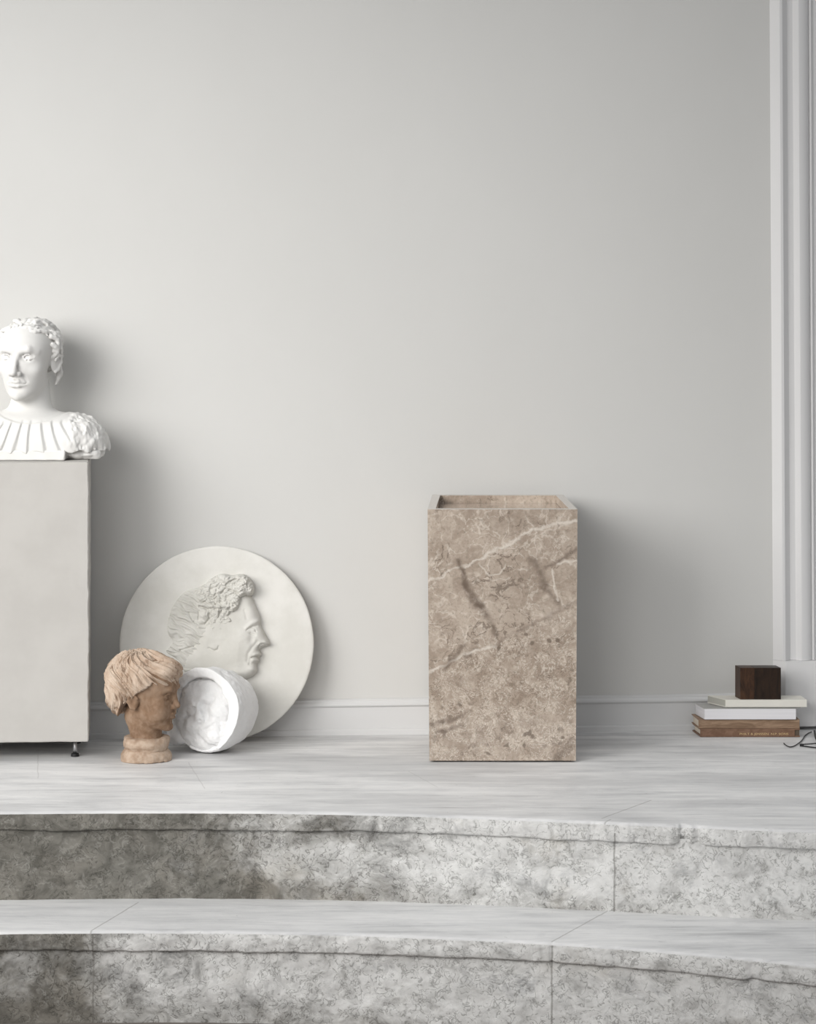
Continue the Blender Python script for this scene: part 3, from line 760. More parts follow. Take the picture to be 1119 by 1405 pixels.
def build_bust():
    d = 5.525; cxp = 37
    u = lambda xp, dd=d: X_(xp, dd)
    root = empty('plaster_bust', (u(36), d, ZPED+0.001))
    tag(root, 'white plaster bust of a curly-haired person in a pleated gown, on the pedestal', 'bust')
    zb = ZPED+0.001; z618 = Z_(618, 5.45)
    S = 0.1640; hz = Z_(552.0, 5.455)
    H = rotz(math.radians(-12.5))@rotx(math.radians(-1))
    ho = (u(37.0), d+0.004, hz)
    v = Vox((u(-75), d-0.115, zb-0.004), (u(150), d+0.100, hz+0.185), 0.0017)
    v.frame(ho, H, S); face_sdf(v, dict(ears=True, brow=1.2, width=1.07, jaw=.96, nose=0.020, ez=.060, ex=1.12))
    v.cap((0, .11, .26), (-.0, .14, -.16), .205, .215, .05)                 # neck (head frame)
    v.frame()
    v.cap((u(41), d+0.016, hz+0.02), (u(41), d+0.014, Z_(585, d)), .0345, .046, .018)
    # chest and shoulders
    v.ell((u(36), d+.008, z618), (.150, .078, .070), .012, 'u', None, 2.5)
    for xp in (103, -31): v.ell((u(xp), d+.006, Z_(611, d)), (.053, .060, .052), .03)
    v.ell((u(37), d+.010, Z_(583, d)), (.075, .055, .028), .03)
    for xp in (111, -39): v.ell((u(xp), d+.004, Z_(603, d)), (.034, .050, .036), .02)
    v.fun(lambda x, y, z: z618-0.002-z+0.0015*np.sin((x-u(0))*160), .004, 'i')
    # gown pleats and its lower edge
    def pleats(x, y, z):
        t = np.clip((Z_(578, d)-z)/0.06, 0, 1.3); xx = (x-u(49))/(0.66+0.42*t)
        ph = xx/0.0300+0.16*vnoise(x*22, y*22, z*14, 4)+.1*vnoise(x*70, y*0, z*0, 6)
        saw = ph-np.floor(ph)
        prof = np.where(saw < .82, saw/.82, (1-saw)/.18)
        m = sstep(Z_(571, d), Z_(582, d), z)*sstep(d+0.02, d-0.02, y)*(1-sstep(u(100), u(108), x))
        torn = sstep(u(96), u(104), x)
        gown = sstep(.0, .0022, Z_(577.5, d)+4.0*(x-u(46))**2-z)*sstep(d+.05, d+.01, y)
        return -0.0028*gown-0.0036*(prof-.5)*m-torn*0.0034*fbm(x*80, y*80, z*55, 8, 3)*sstep(hz-.01, hz-.03, z)
    v.displace(pleats)
    # neck band of the gown
    v.path([(u(8), d-.018, Z_(570, d)), (u(24), d-.040, Z_(575.5, d)), (u(44), d-.046, Z_(578, d)), (u(66), d-.036, Z_(575, d)), (u(84), d-.004, Z_(570, d))], .0035, .0035, .006)
    body = v.obj('figure', M_BUST, root); body['label'] = 'plaster head, neck and chest'
    # hair: curls framing the face, combed-back crown
    v = Vox((u(-45), d-0.100, hz+0.01), (u(100), d+0.100, hz+0.19), 0.0016)
    v.frame(ho, H, S)
    v.ell((0, .09, .675), (.372, .435, .335), .02)
    def keep(x, y, z):        # remove hair from in front of the face
        front = np.maximum(-(y+.075+.0*x), (.865-.30*np.abs(x))-z)        # >0 outside
        side = -(y+.075)
        low = np.where(y > .16, .20, .36)-z
        return np.maximum(np.minimum(side, np.maximum(side, .0)+np.maximum((.875-.25*np.abs(x))-z, -9)), low)
    v.fun(keep, .03, 'i')
    def strands(x, y, z):
        ph = np.arctan2(x, z-.62+1e-6)
        n = vnoise(np.cos(ph)*7+y*1.5, np.sin(ph)*7, y*3.5, 21)
        n2 = vnoise(np.cos(ph)*17+y*2, np.sin(ph)*17, y*5, 25)
        return .020*n+.012*n2
    v.displace(strands)
    rng = np.random.RandomState(5)
    C0, R0 = np.array([0, .09, .675]), np.array([.378, .440, .338])
    def on(p, lift=.0):
        q = (np.array(p)-C0)/R0; n = np.linalg.norm(q); return C0+q/n*R0*(1+lift)
    def lock(p, dirv, ln, r0, r1, wav, lift0=.01, lift1=.05):
        p = on(p); pts = []; ph = rng.rand()*6.3; dirv = np.array(dirv, float)
        for t in np.linspace(0, 1, 6):
            nrm = (p-C0)/R0**2; nrm /= np.linalg.norm(nrm)
            tg = dirv-nrm*(dirv@nrm); tg /= np.linalg.norm(tg)+1e-9; sd = np.cross(nrm, tg)
            pts.append(tuple(on(p+sd*wav*math.sin(ph+t*5.5), lift0+(lift1-lift0)*math.sin(t*math.pi)))); p = on(p+tg*ln/5)
        v.path(pts, r0, r1, .010)
    # swept-back wavy locks over the crown
    for i in range(95):
        z = rng.uniform(.30, 1.0); a = rng.uniform(-2.6, 2.6)
        rr = math.sqrt(max(0, 1-((z-.675)/.355)**2)); p = np.array([.375*rr*math.sin(a), .09-.44*rr*math.cos(a), z])
        if p[1] < -.05 and z < .90-.28*abs(p[0]): continue
        if z < .42 and p[1] < .12: continue
        sx = np.sign(p[0]) or 1
        lock(p, (sx*.25, 1.0, -.55-.5*rng.rand()), rng.uniform(.16, .26), rng.uniform(.024, .034), .012, rng.uniform(.010, .028))
    # short locks lying on the hairline of the forehead
    for x in np.linspace(-.25, .25, 11):
        z = .905-.30*abs(x)+rng.uniform(-.012, .012)
        lock((x, -.30, z+.05), (np.sign(x)*.5+rng.uniform(-.4, .4), .35, .6), rng.uniform(.09, .15), .017, .012, .016, .0, .03)
    # fuller side locks from the temple to below the ear
    for s_ in (-1, 1):
        for y, z, ln in ((-.07, .80, .20), (-.06, .70, .17), (-.02, .62, .17), (.00, .86, .22), (.05, .74, .22), (.11, .62, .20), (.13, .52, .20), (.17, .44, .18), (.21, .36, .15), (.20, .56, .2), (.24, .48, .2)):
            q = on((s_*.40, y, z))
            lock((q[0], y, z), (0, .45+rng.uniform(-.2, .3), -1.0), ln, .034, .022, .024, .02, .10)
        # the lowest tufts hanging behind the ear
        v.path([(s_*.345, .16, .42), (s_*.362, .18, .34), (s_*.345, .17, .27), (s_*.318, .16, .20)], .045, .018, .02)
        v.path([(s_*.32, .23, .40), (s_*.335, .25, .31), (s_*.305, .24, .20)], .05, .022, .02)
    hr = v.obj('hair', M_BUST, root)
    # base: the block under the chest and the broken arm stump behind it
    v = Vox((u(-75), d-0.10, zb-0.004), (u(150), d+0.10, z618+0.012), 0.0014)
    v.rbox(((u(-20)+u(95))/2-.02, d-0.012, (zb+z618)/2), ((u(95)-u(-20))/2+.02, .060, (z618-zb)/2), .003, .001)
    v.rbox((u(110), d+.012, (zb+z618)/2), (.045, .050, (z618-zb)/2), .008, .004)
    v.ell((u(126), d-.004, (zb+z618)/2), (.024, .044, .0120), .01); v.ell((u(106), d-.034, zb+.012), (.022, .018, .012), .008)
    v.displace(lambda x, y, z: .0018*fbm(x*70, y*70, z*70, 12, 3)*sstep(u(90), u(98), x)+.0006*vnoise(x*60, y*60, z*60, 2))
    v.fun(lambda x, y, z: zb-z, .0, 'i')
    v.obj('base', M_BUST, root)
build_bust()

# ------------------------------------------------------------------ terracotta head on its socle
def build_terracotta():
    d = 5.432; bx = 200.0
    u = lambda xp: X_(xp, d); zz = lambda yp: Z_(yp, d)
    root = empty('terracotta_head', (u(bx), d, 0))
    tag(root, 'small brown terracotta head of a child on a round socle, facing right', 'sculpture')
    S = 0.1530; hz = zz(999.5)
    H = rotz(math.radians(73))@rotx(math.radians(3))
    ho = (u(197.5), d-0.002, hz)
    v = Vox((u(135), d-0.10, zz(1018)), (u(262), d+0.10, zz(885)), 0.0014)
    v.frame(ho, H@np.diag([1, .94, 1]).astype(float) if False else H, S)
    face_sdf(v, dict(nose=-.035, brow=.55, lips=1.0, width=1.06, jaw=1.06, ears=False))
    for s in (-1, 1):
        v.ell((s*.15, -.255, .28), (.115, .115, .115), .08)          # full cheeks
        v.ell((s*.128, -.368, .488), (.016, .018, .015), .006, 's')  # drilled pupils
        v.ell((s*.318, .035, .405), (.034, .070, .095), .02, 'u', rotz(s*-.35))
        v.path([(s*.338, -.02, .45), (s*.352, .02, .50), (s*.358, .085, .47), (s*.350, .10, .40), (s*.335, .055, .33), (s*.325, .015, .315)], .013, .017, .015)
        v.ell((s*.360, .030, .41), (.024, .032, .042), .02, 's')
    v.frame()
    v.cap((u(192), d, hz+.030), (u(200.5), d, zz(1006)), .0310, .0290, .008); v.cap((u(200.5), d, zz(1006)), (u(200.5), d, zz(1015)), .0290, .034, .01)
    v.displace(lambda x, y, z: .0007*fbm(x*90, y*90, z*90, 3, 3)+.0009*vnoise(x*28, y*28, z*28, 8))
    v.obj('head', M_TERRA_SHADED, root)
    v = Vox((u(132), d-0.10, zz(1000)), (u(262), d+0.10, zz(884)), 0.0013)
    v.frame(ho, H, S)
    v.ell((0, .075, .655), (.430, .485, .375), .02)
    v.ell((0, -.30, .80), (.27, .165, .125), .10)
    v.ell((0, .30, .40), (.30, .22, .26), .10)
    def under(x, y, z):
        yy = np.array([-.60, -.30, -.22, -.16, -.06, .02, .10, .20, .32, .55]); zl = np.array([.665, .655, .68, .63, .53, .455, .43, .36, .19, .08])
        n = .03*vnoise(x*9+4, y*9, z*5, 41)+.014*vnoise(x*26, y*26, z*8, 43)
        return (np.interp(y, yy, zl)+n)-z
    v.fun(under, .012, 'i')
    def comb(x, y, z):
        # locks swept from the crown down and forward
        dx, dy, dz = x, y-.22, z-.62
        ph = np.arctan2(dx, -dy+1e-6); th = np.arctan2(np.hypot(dx, dy), dz)
        ph = ph+.55*np.sin(th*2.2)+.18*vnoise(dx*4, dy*4, dz*4, 51)
        a = vnoise(np.cos(ph)*6.5, np.sin(ph)*6.5, th*1.3, 52); b = vnoise(np.cos(ph)*15, np.sin(ph)*15, th*2.6, 53)
        c = vnoise(np.cos(ph)*30, np.sin(ph)*30, th*3.0, 57)
        gouge = np.maximum(0, .22-np.abs(b))*np.maximum(0, vnoise(np.cos(ph)*8, np.sin(ph)*8, th*4.0, 59)+.15)
        return -.034*np.abs(a)+.024*b+.020*c+.22*gouge+.012
    v.displace(comb)
    v.obj('hair', M_TERRA_LIT, root)
    # collar and base turned on one axis, knocked about
    v = Vox((u(156), d-0.075, -0.003), (u(244), d+0.075, zz(1002)), 0.0012)
    cx = u(200.5)
    def turned(prof):
        zs = np.array([p[1] for p in prof]); rs = np.array([p[0] for p in prof])
        def fn(x, y, z):
            r = np.sqrt((x-cx)**2+((y-d)*1.05)**2); return (r-np.interp(z, zs, rs))*.8
        return fn
    z1, z2, z3 = zz(1009.5), zz(1020), zz(1028)
    v.f[:] = .02
    v.fun(turned([(.040, z3-.006), (.042, z3), (.0462, z2-.002), (.0475, z2+.003), (.0465, z1-.002), (.040, z1+.0018)]), 0.001, 'u')
    v.fun(lambda x, y, z: np.maximum(z-(z1+.001), (z3-.004)-z), .003, 'i')
    v.displace(lambda x, y, z: .0016*vnoise(x*40, y*40, z*120, 4)+.0006*fbm(x*110, y*110, z*110, 9, 2)+.0018*np.maximum(0, vnoise(x*22, y*22, z*200, 6)))
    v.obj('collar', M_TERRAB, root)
    v.f[:] = .02
    v.fun(turned([(.0535, 0), (.0525, .004), (.0505, .012), (.047, z3-.003), (.043, z3+.003), (.040, z3+.006)]), 0.001, 'u')
    v.fun(lambda x, y, z: np.maximum(z-(z3+.002), -z), .004, 'i')
    v.displace(lambda x, y, z: .0020*vnoise(x*30, y*30, z*30, 14)+.0009*fbm(x*100, y*100, z*100, 15, 3))
    v.fun(lambda x, y, z: -z, .0, 'i')
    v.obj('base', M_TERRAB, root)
build_terracotta()

# ------------------------------------------------------------------ plaster cast of a hooded face lying on its rim
def build_cast():
    d = 5.512; r = 0.0850
    c = np.array([X_(293, d), d, r+0.0005])
    root = empty('plaster_cast', (c[0], c[1], 0))
    tag(root, 'bright white broken plaster cast of a hooded face, lying on its round rim', 'cast')
    yaw = math.radians(-29); pit = math.radians(6)
    Rm = rotz(yaw)@rotx(-pit)      # local -y is the open face, z up
    v = Vox((c[0]-.115, d-.115, -.004), (c[0]+.105, d+.095, c[2]+r+.02), 0.00125)
    v.frame(tuple(c), Rm, 1.0)
    def shell(x, y, z):
        rr = np.sqrt(x*x+z*z); an = np.arctan2(z, x)
        R = r*(1-.10*sstep(-.010, .055, y))*(1+.015*np.sin(3*an+1)+.010*np.sin(5*an))
        return np.maximum(rr-R, np.maximum(-.042-y, y-.046))*.9
    v.fun(shell, .001, 'u')
    # sunken face opening, nearer the lower left of the hood
    v.frame(tuple(c+Rm@np.array([-.006, 0, -.007])), Rm, 1.0)
    v.fun(lambda x, y, z: np.maximum(np.sqrt((x/.066)**2+(z/.072)**2)*.069-.069, y+.022), .006, 's')
    # the hood's inner lip missing along the lower edge
    v.rbox((-.012, -.045, -.075), (.055, .014, .030), .006, .010, 's')
    v.rbox((-.075, -.045, .000), (.022, .014, .050), .006, .012, 's')
    v.displace(lambda x, y, z: .0014*fbm(x*45, y*45, z*45, 61, 3)+.0005*fbm(x*160, y*160, z*160, 66, 2))
    # ragged plaster tongue on the lower left
    v.frame(tuple(c), Rm, 1.0)
    v.ell((-.078, -.012, -.048), (.026, .022, .014), .010, 'u', roty(.5)); v.ell((-.070, -.020, -.060), (.022, .018, .018), .010)
    v.fun(lambda x, y, z: np.zeros_like(x+y+z)-1, .0, 'i')
    v.frame(); v.fun(lambda x, y, z: .0006-z, .002, 'i')
    v.obj('hood', M_CAST, root)
    # face, turned on its side inside the hood
    v = Vox((c[0]-.115, d-.115, -.002), (c[0]+.09, d+.06, c[2]+r+.01), 0.00125)
    fr = Rm@roty(math.radians(-32))
    v.frame(tuple(c+Rm@np.array([-.008, -.002, -.009])), Rm, 1.0)
    v.ell((0, -.004, 0), (.066, .034, .073), .004, 'u', None, 3)
    v.frame(tuple(c+fr@np.array([-.006, .002, -.006])), fr, 1.0)
    v.cap((-.004, -.030, .036), (-.002, -.043, .002), .007, .010, .010)                   # nose
    v.ell((-.002, -.042, -.002), (.013, .009, .009), .010)
    v.path([(.012, -.044, .014), (.016, -.046, -.006), (.010, -.046, -.020), (.004, -.045, -.028)],   .009, .006, .006, 's'); v.path([(.014, -.044, .012), (.034, -.040, .020)], .006, .003, .005, 's')
    for s in (-1, 1):
        v.ell((s*.024, -.044, .018), (.017, .018, .011), .006, 's'); v.ell((s*.024, -.030, .018), (.012, .010, .008), .004)
        v.cap((s*.010, -.037, .030), (s*.036, -.030, .028), .005, .005, .010)
        v.ell((s*.030, -.030, -.008), (.018, .018, .016), .010)
        v.ell((s*.007, -.050, -.010), (.004, .006, .003), .003, 's')
    v.cap((-.018, -.040, -.026), (.018, -.040, -.026), .006, .006, .008); v.cap((-.016, -.038, -.036), (.016, -.038, -.036), .006, .006, .008)
    v.cap((-.020, -.048, -.031), (.020, -.048, -.031), .003, .003, .004, 's')
    v.ell((0, -.034, -.052), (.017, .012, .012), .010)
    v.frame(tuple(c), Rm, 1.0)
    v.displace(lambda x, y, z: .0024*fbm(x*42, y*42, z*42, 71, 4)+.0008*vnoise(x*40, y*160, z*160+x*120, 75)*sstep(-.01, .03, x))
    v.frame(); v.fun(lambda x, y, z: .004-z, .002, 'i')
    v.obj('face', M_CAST, root)
build_cast()

# ------------------------------------------------------------------ medallion with a portrait in relief
def poly_sd(P, X, Y):
    """signed distance (positive inside) of a closed polygon"""
    P = np.array(P, float); Q = np.roll(P, -1, 0); d = np.full(X.shape, 1e9); ins = np.zeros(X.shape, bool)
    for (ax, ay), (bx, by) in zip(P, Q):
        ex, ey = bx-ax, by-ay; t = np.clip(((X-ax)*ex+(Y-ay)*ey)/(ex*ex+ey*ey+1e-12), 0, 1)
        d = np.minimum(d, np.hypot(X-ax-t*ex, Y-ay-t*ey))
        cr = ((ay > Y) != (by > Y)) & (X < ex*(Y-ay)/(by-ay+1e-12)+ax); ins ^= cr
    return np.where(ins, d, -d)
def smooth_poly(P, n=4):
    P = np.array(P, float)
    for _ in range(n-2): P = np.stack([P*.75+np.roll(P, -1, 0)*.25, P*.25+np.roll(P, -1, 0)*.75], 1).reshape(-1, 2)
    return P
def build_medallion():
    RD = 0.2018; tilt = math.radians(9.5); th = 0.013
    yb = 5.592; xc = X_(299, 5.62)
    root = empty('relief_medallion', (xc, yb, 0), math.atan(WS))
    tag(root, 'large round cream plaster medallion with a profile portrait, leaning on the wall', 'medallion')
    # local plane: u right, v up the disc, w out of it (toward the viewer)
    def place(U, Vv, Wd):
        ct, st_ = math.cos(tilt), math.sin(tilt); vv = Vv+RD
        return np.stack([U, vv*st_-Wd*ct, vv*ct+Wd*st_], -1)
    lift = th*math.sin(tilt)*0
    # disc
    n = 360; a = np.linspace(0, 2*math.pi, n, endpoint=False)
    wob = 1+.0025*vnoise(np.cos(a)*6, np.sin(a)*6, a*0, 3)+.0012*vnoise(np.cos(a)*30, np.sin(a)*30, a*0, 5)
    rings = []
    for k, (rr, w) in enumerate([(0.0, 0), (.3, 0), (.6, 0), (.85, 0), (.97, 0), (.992, -.0004), (.999, -.0016), (1.0, -.004), (.998, -th+.003), (.99, -th), (.5, -th), (0.0, -th)]):
        R = RD*rr*(wob if rr > .9 else 1); rings.append(place(R*np.cos(a), R*np.sin(a), w+0*a))
    V = np.stack(rings, 0); m = len(rings); V = V.reshape(-1, 3)
    V[:, 1] += 0; V[:, 2] += th*math.sin(tilt)+.0003
    F = []
    for i in range(m-1):
        for j in range(n):
            F.append((i*n+j, (i+1)*n+j, (i+1)*n+(j+1) % n, i*n+(j+1) % n))
    disc = mesh_obj('disc', V, np.array(F), M_DISC, root, smooth=True)
    # relief: crop coordinates of the photographed portrait -> metres on the disc
    kx = 6.994
    def L(P): return [((225+x/kx-299)/133.0*RD, (885-(780+y/kx))/133.0*RD) for x, y in P]
    face = L([(560, 300), (700, 250), (800, 235), (858, 300), (880, 355), (905, 410), (932, 480), (940, 530), (936, 562), (962, 610), (992, 668), (1026, 722), (1030, 746), (1010, 766), (965, 768), (935, 782),
              (928, 800), (942, 826), (946, 846), (930, 866), (916, 876), (928, 892), (922, 916), (902, 930), (898, 950), (908, 985), (890, 1020), (850, 1052), (800, 1074), (720, 1088), (660, 1085), (600, 1062), (560, 1090), (480, 1180),
              (300, 1180), (230, 1040), (160, 900), (300, 760), (400, 560)])
    hair = L([(20, 800), (60, 770), (110, 700), (60, 660), (45, 600), (48, 520), (70, 440), (95, 370), (160, 280), (220, 225), (330, 200), (400, 170), (440, 130), (480, 100), (540, 70), (600, 70), (650, 85), (690, 80), (750, 70), (800, 85), (840, 120),
              (880, 185), (878, 240), (862, 280), (800, 290), (750, 300), (745, 350), (740, 400), (690, 440), (640, 465), (680, 510), (680, 550), (620, 570), (600, 610), (560, 640), (520, 700), (470, 745), (420, 770), (360, 760), (370, 850), (350, 960), (300, 1030), (220, 1020), (170, 900), (120, 860)])
    h = .00072
    u0, u1, v0, v1 = L([(0, 1190)])[0][0], L([(1060, 0)])[0][0], L([(0, 1190)])[0][1], L([(0, 40)])[0][1]
    us = np.arange(u0, u1, h); vs = np.arange(v0, v1, h); U, Vv = np.meshgrid(us, vs, indexing='ij')
    CXp = (U/RD*133.0+299-225)*kx; CYp = ((885-Vv/RD*133.0)-780)*kx      # back to crop coordinates
    lift_x = sstep(100, 850, CXp)                                          # low at the back of the head, high at the brow
    def build(name, poly, hfun, parent):
        sd = poly_sd(smooth_poly(poly, 4), U, Vv)
        Wd = hfun(sd)
        keep = sd > -.0016
        Wd = np.where(sd < 0, -.0004, Wd)
        idx = -np.ones(U.shape, int); idx[keep] = np.arange(keep.sum())
        q = idx[:-1, :-1], idx[1:, :-1], idx[1:, 1:], idx[:-1, 1:]
        ok = (q[0] >= 0) & (q[1] >= 0) & (q[2] >= 0) & (q[3] >= 0)
        Fq = np.stack([x[ok] for x in q], -1)
        P = place(U[keep], Vv[keep], Wd[keep]); P[:, 2] += th*math.sin(tilt)+.0003
        return mesh_obj(name, P, Fq, M_RELIEF, parent, smooth=True)
    def G(x, y, rx, ry, rot=0):
        c, s = math.cos(rot), math.sin(rot); dx, dy = CXp-x, CYp-y
        return np.exp(-(((c*dx+s*dy)/rx)**2+((-s*dx+c*dy)/ry)**2))
    def ln(pts, w):
        dd = np.full(U.shape, 1e9)
        for (ax, ay), (bx, by) in zip(pts[:-1], pts[1:]):
            ex, ey = bx-ax, by-ay; t = np.clip(((CXp-ax)*ex+(CYp-ay)*ey)/(ex*ex+ey*ey), 0, 1); dd = np.minimum(dd, np.hypot(CXp-ax-t*ex, CYp-ay-t*ey))
        return np.exp(-(dd/w)**2)
    mm = .001
    def hface(sd):
        H = .004+.019*lift_x
        b = H*np.sqrt(1-(1-np.clip(sd/.020, 0, 1))**2)
        b = b+1.7*mm*(2.6*G(700, 760, 120, 130)+1.6*G(760, 640, 60, 50)-2.2*G(862, 606, 44, 34)+1.9*G(868, 606, 26, 17)-1.3*ln([(835, 640), (880, 655)], 10)
                  +1.5*ln([(800, 585), (850, 545), (905, 525)], 20)-1.0*ln([(800, 612), (845, 580), (895, 570)], 10)-1.0*ln([(846, 590), (880, 596), (890, 625)], 6)
                  +2.2*G(975, 735, 30, 28)+1.4*G(930, 745, 18, 20)-2.2*ln([(915, 775), (930, 745), (960, 742), (985, 760)], 8)
                  -1.4*ln([(900, 720), (850, 780), (815, 830), (808, 900)], 18)-1.6*G(845, 700, 30, 45)
                  +1.8*ln([(875, 845), (925, 830)], 16)-2.6*ln([(850, 868), (900, 862), (935, 866)], 8)+1.9*ln([(865, 890), (910, 890)], 15)-1.6*ln([(850, 925), (895, 925)], 14)+2.2*G(860, 975, 45, 40)
                  -1.4*ln([(835, 880), (825, 930)], 12)+1.3*G(700, 1010, 90, 40)-.9*G(760, 900, 50, 60)
                  +1.0*G(840, 440, 50, 60)-.8*ln([(780, 420), (800, 500)], 14)
                  +1.3*G(495, 765, 42, 30)-1.3*ln([(440, 775), (490, 800), (525, 788), (532, 760)], 9))      # ear lobe
        b = b+.00035*fbm(U*90, Vv*90, U*0, 5, 2)
        return np.maximum(b, .0002)
    def hhair(sd):
        H = .0040+.0200*sstep(250, 800, CXp)*sstep(640, 330, CYp)+.0060*lift_x
        b = H*np.sqrt(1-(1-np.clip(sd/.011, 0, 1))**2)+.001
        x, y = CXp, CYp
        # heads of the curls
        rng = np.random.RandomState(11); dome = np.zeros(U.shape)
        for _ in range(420):
            px_, py_ = rng.uniform(330, 880), rng.uniform(60, 640); r_ = rng.uniform(17, 40)
            if py_ > 470 and not (470 < px_-.0 < 690-.75*(py_-470)): continue
            if px_ < 420 and py_ > 330: continue
            dd = np.hypot(x+8*vnoise(x/24, y/24, x*0, 61)-px_, y+8*vnoise(x/24, y/24, x*0, 62)-py_)/r_
            dome = np.maximum(dome, np.sqrt(np.clip(1-dd*dd, 0, 1))*(.5+r_/55)*(1+.25*np.sin(dd*9)))
        b = b+mm*4.2*dome
        # combed strands at the back, running down and left-right
        ph = (x*.45-y*.9)/20+1.2*vnoise(x/70, y/70, x*0, 31)
        strand = vnoise(ph, (x+.5*y)/120, x*0, 32)+.5*vnoise(ph*2.1, (x+.5*y)/60, x*0, 33)
        back = sstep(520, 330, x)+sstep(640, 760, y)*sstep(520, 420, x)
        b = b+mm*3.0*strand*np.clip(back, 0, 1)
        # lumpy curls at the top and along the brow
        top = sstep(300, 480, x)*sstep(520, 400, y)
        wx, wy = x+22*vnoise(x/60, y/60, x*0, 35), y+22*vnoise(x/60, y/60, x*0, 36)
        b = b+1.6*top*mm*(2.2*vnoise(wx/62, wy/62, x*0, 37)+1.7*vnoise(wx/30, wy/30, x*0, 39)+.8*vnoise(wx/15, wy/15, x*0, 41))
        b = b+1.7*mm*(3.2*G(770, 160, 60, 50)+2.6*G(720, 215, 55, 35, .4)+2.4*G(610, 130, 70, 40)-3.6*ln([(745, 305), (720, 275), (680, 245), (600, 215), (560, 250)], 10)-2.6*ln([(610, 165), (680, 130), (705, 125)], 8)
                  -1.8*ln([(460, 175), (520, 150)], 8)-2.2*ln([(455, 220), (520, 190)], 9)
                  +1.8*G(660, 330, 30, 26)+1.8*G(710, 330, 26, 24)+1.8*G(610, 390, 26, 24)+1.6*G(670, 395, 24, 22)+1.6*G(580, 440, 22, 20)+1.4*G(630, 440, 22, 20)-2.0*ln([(640, 360), (690, 360)], 7)-1.8*ln([(600, 415), (660, 415)], 6)
                  # ribbon and its knot
                  +2.0*ln([(350, 360), (420, 375), (540, 385)], 16)-1.7*ln([(350, 378), (430, 402), (550, 404)], 7)-1.4*ln([(345, 345), (420, 352), (540, 362)], 6)
                  +3.0*G(385, 470, 34, 60, .25)-2.4*ln([(300, 520), (345, 555), (400, 550), (440, 500), (450, 450)], 9)-1.6*ln([(345, 420), (340, 500)], 7)-1.4*ln([(250, 440), (290, 520), (330, 570)], 8)
                  # side locks falling before the ear
                  -2.0*ln([(545, 440), (520, 540), (500, 600)], 10)+2.0*G(640, 530, 36, 36)-1.6*G(640, 535, 12, 10)+1.8*G(570, 600, 32, 30)-1.4*ln([(560, 560), (600, 600)], 8)+1.8*G(520, 650, 26, 26)-1.4*G(520, 650, 9, 9)+1.4*G(490, 700, 22, 20)
                  -1.8*ln([(170, 790), (260, 765), (350, 745), (430, 740), (470, 700)], 9))
        return np.maximum(b, .0006)
    rf = build('portrait', face, hface, root); rf['label'] = 'profile face in relief'
    rh = build('hair', hair, hhair, rf); rh['label'] = 'carved curls and tied back hair'
build_medallion()

# ------------------------------------------------------------------ books and wooden block
def fp(xl, xr, d, D, sl=0.0, sr=0.0, rot=0.0):
    """footprint: front edge from photo px xl to xr at depth d, D deep, ends slanted by sl / sr"""
    a, b = X_(xl, d), X_(xr, d); t = math.tan(rot)
    return [(a, d), (b, d+(b-a)*t), (b+sr, d+(b-a)*t+D), (a+sl, d+D)]
def inset(f, l, r, fr, bk):
    (a, b, c, e) = [np.array(p) for p in f]
    ux = (b-a)/np.linalg.norm(b-a); vl = (e-a)/np.linalg.norm(e-a); vr = (c-b)/np.linalg.norm(c-b)
    return [tuple(a+ux*l+vl*fr), tuple(b-ux*r+vr*fr), tuple(c-ux*r-vr*bk), tuple(e+ux*l-vl*bk)]
M_COV_BR = m_wood('brown_leather', (0.17, 0.095, 0.060), (0.25, 0.15, 0.10), (30, 30, 60), (0, 0, 0), 0.55)
M_COV_GR = m_wood('grained_tan_cover', (0.20, 0.125, 0.078), (0.40, 0.275, 0.185), (9, 30, 75), (0, 0.33, 0), 0.5)
M_COV_DK = m_flat('dark_tail_cloth', (0.13, 0.10, 0.075), 0.7, 0.15, 60)
M_PG_W = m_pages('white_pages', (0.70, 0.69, 0.71), (0.80, 0.79, 0.81), 0)
M_PG_C = m_pages('cream_pages', (0.62, 0.55, 0.46), (0.74, 0.67, 0.58), 0)
M_COV_LG = m_flat('grey_board_cover', (0.42, 0.415, 0.40), 0.6, 0.05, 40)
M_CREAM = m_flat('cream_paper_cover', (0.72, 0.70, 0.64), 0.65, 0.06, 25)
M_PG_G = m_pages('grey_page_edges', (0.36, 0.355, 0.32), (0.45, 0.44, 0.40), 0)
M_BLK0 = m_wood('dark_stained_wood', (0.012, 0.006, 0.0035), (0.032, 0.016, 0.008), (40, 40, 10), (0, 0, 0), 0.38)
M_BLK1 = m_wood('reddish_stained_wood', (0.026, 0.012, 0.006), (0.075, 0.034, 0.016), (40, 40, 12), (0, 0, 0), 0.4)
M_GOLD = m_flat('gold_leaf', (0.62, 0.46, 0.24), 0.4, 0.1, 60, 0.0)

D0 = 5.663
def zat(y, d=D0): return Z_(y, d)
def book(name, label, group='books stacked by the pier'):
    o = empty(name, (X_(1020, D0), D0+.03, 0)); tag(o, label, 'book', group); return o
def P_(n, f, z0, z1, m, root, bev=.0008):
    l = root.location if root.type == 'EMPTY' else root.parent.location
    f2 = [(x-l[0], y-l[1]) for x, y in f]
    return prism(n, f2, z0, z1, m, root, bev, 2)
zs = [0.0003, zat(999.8), zat(987.4), zat(971.8), zat(960.0)]
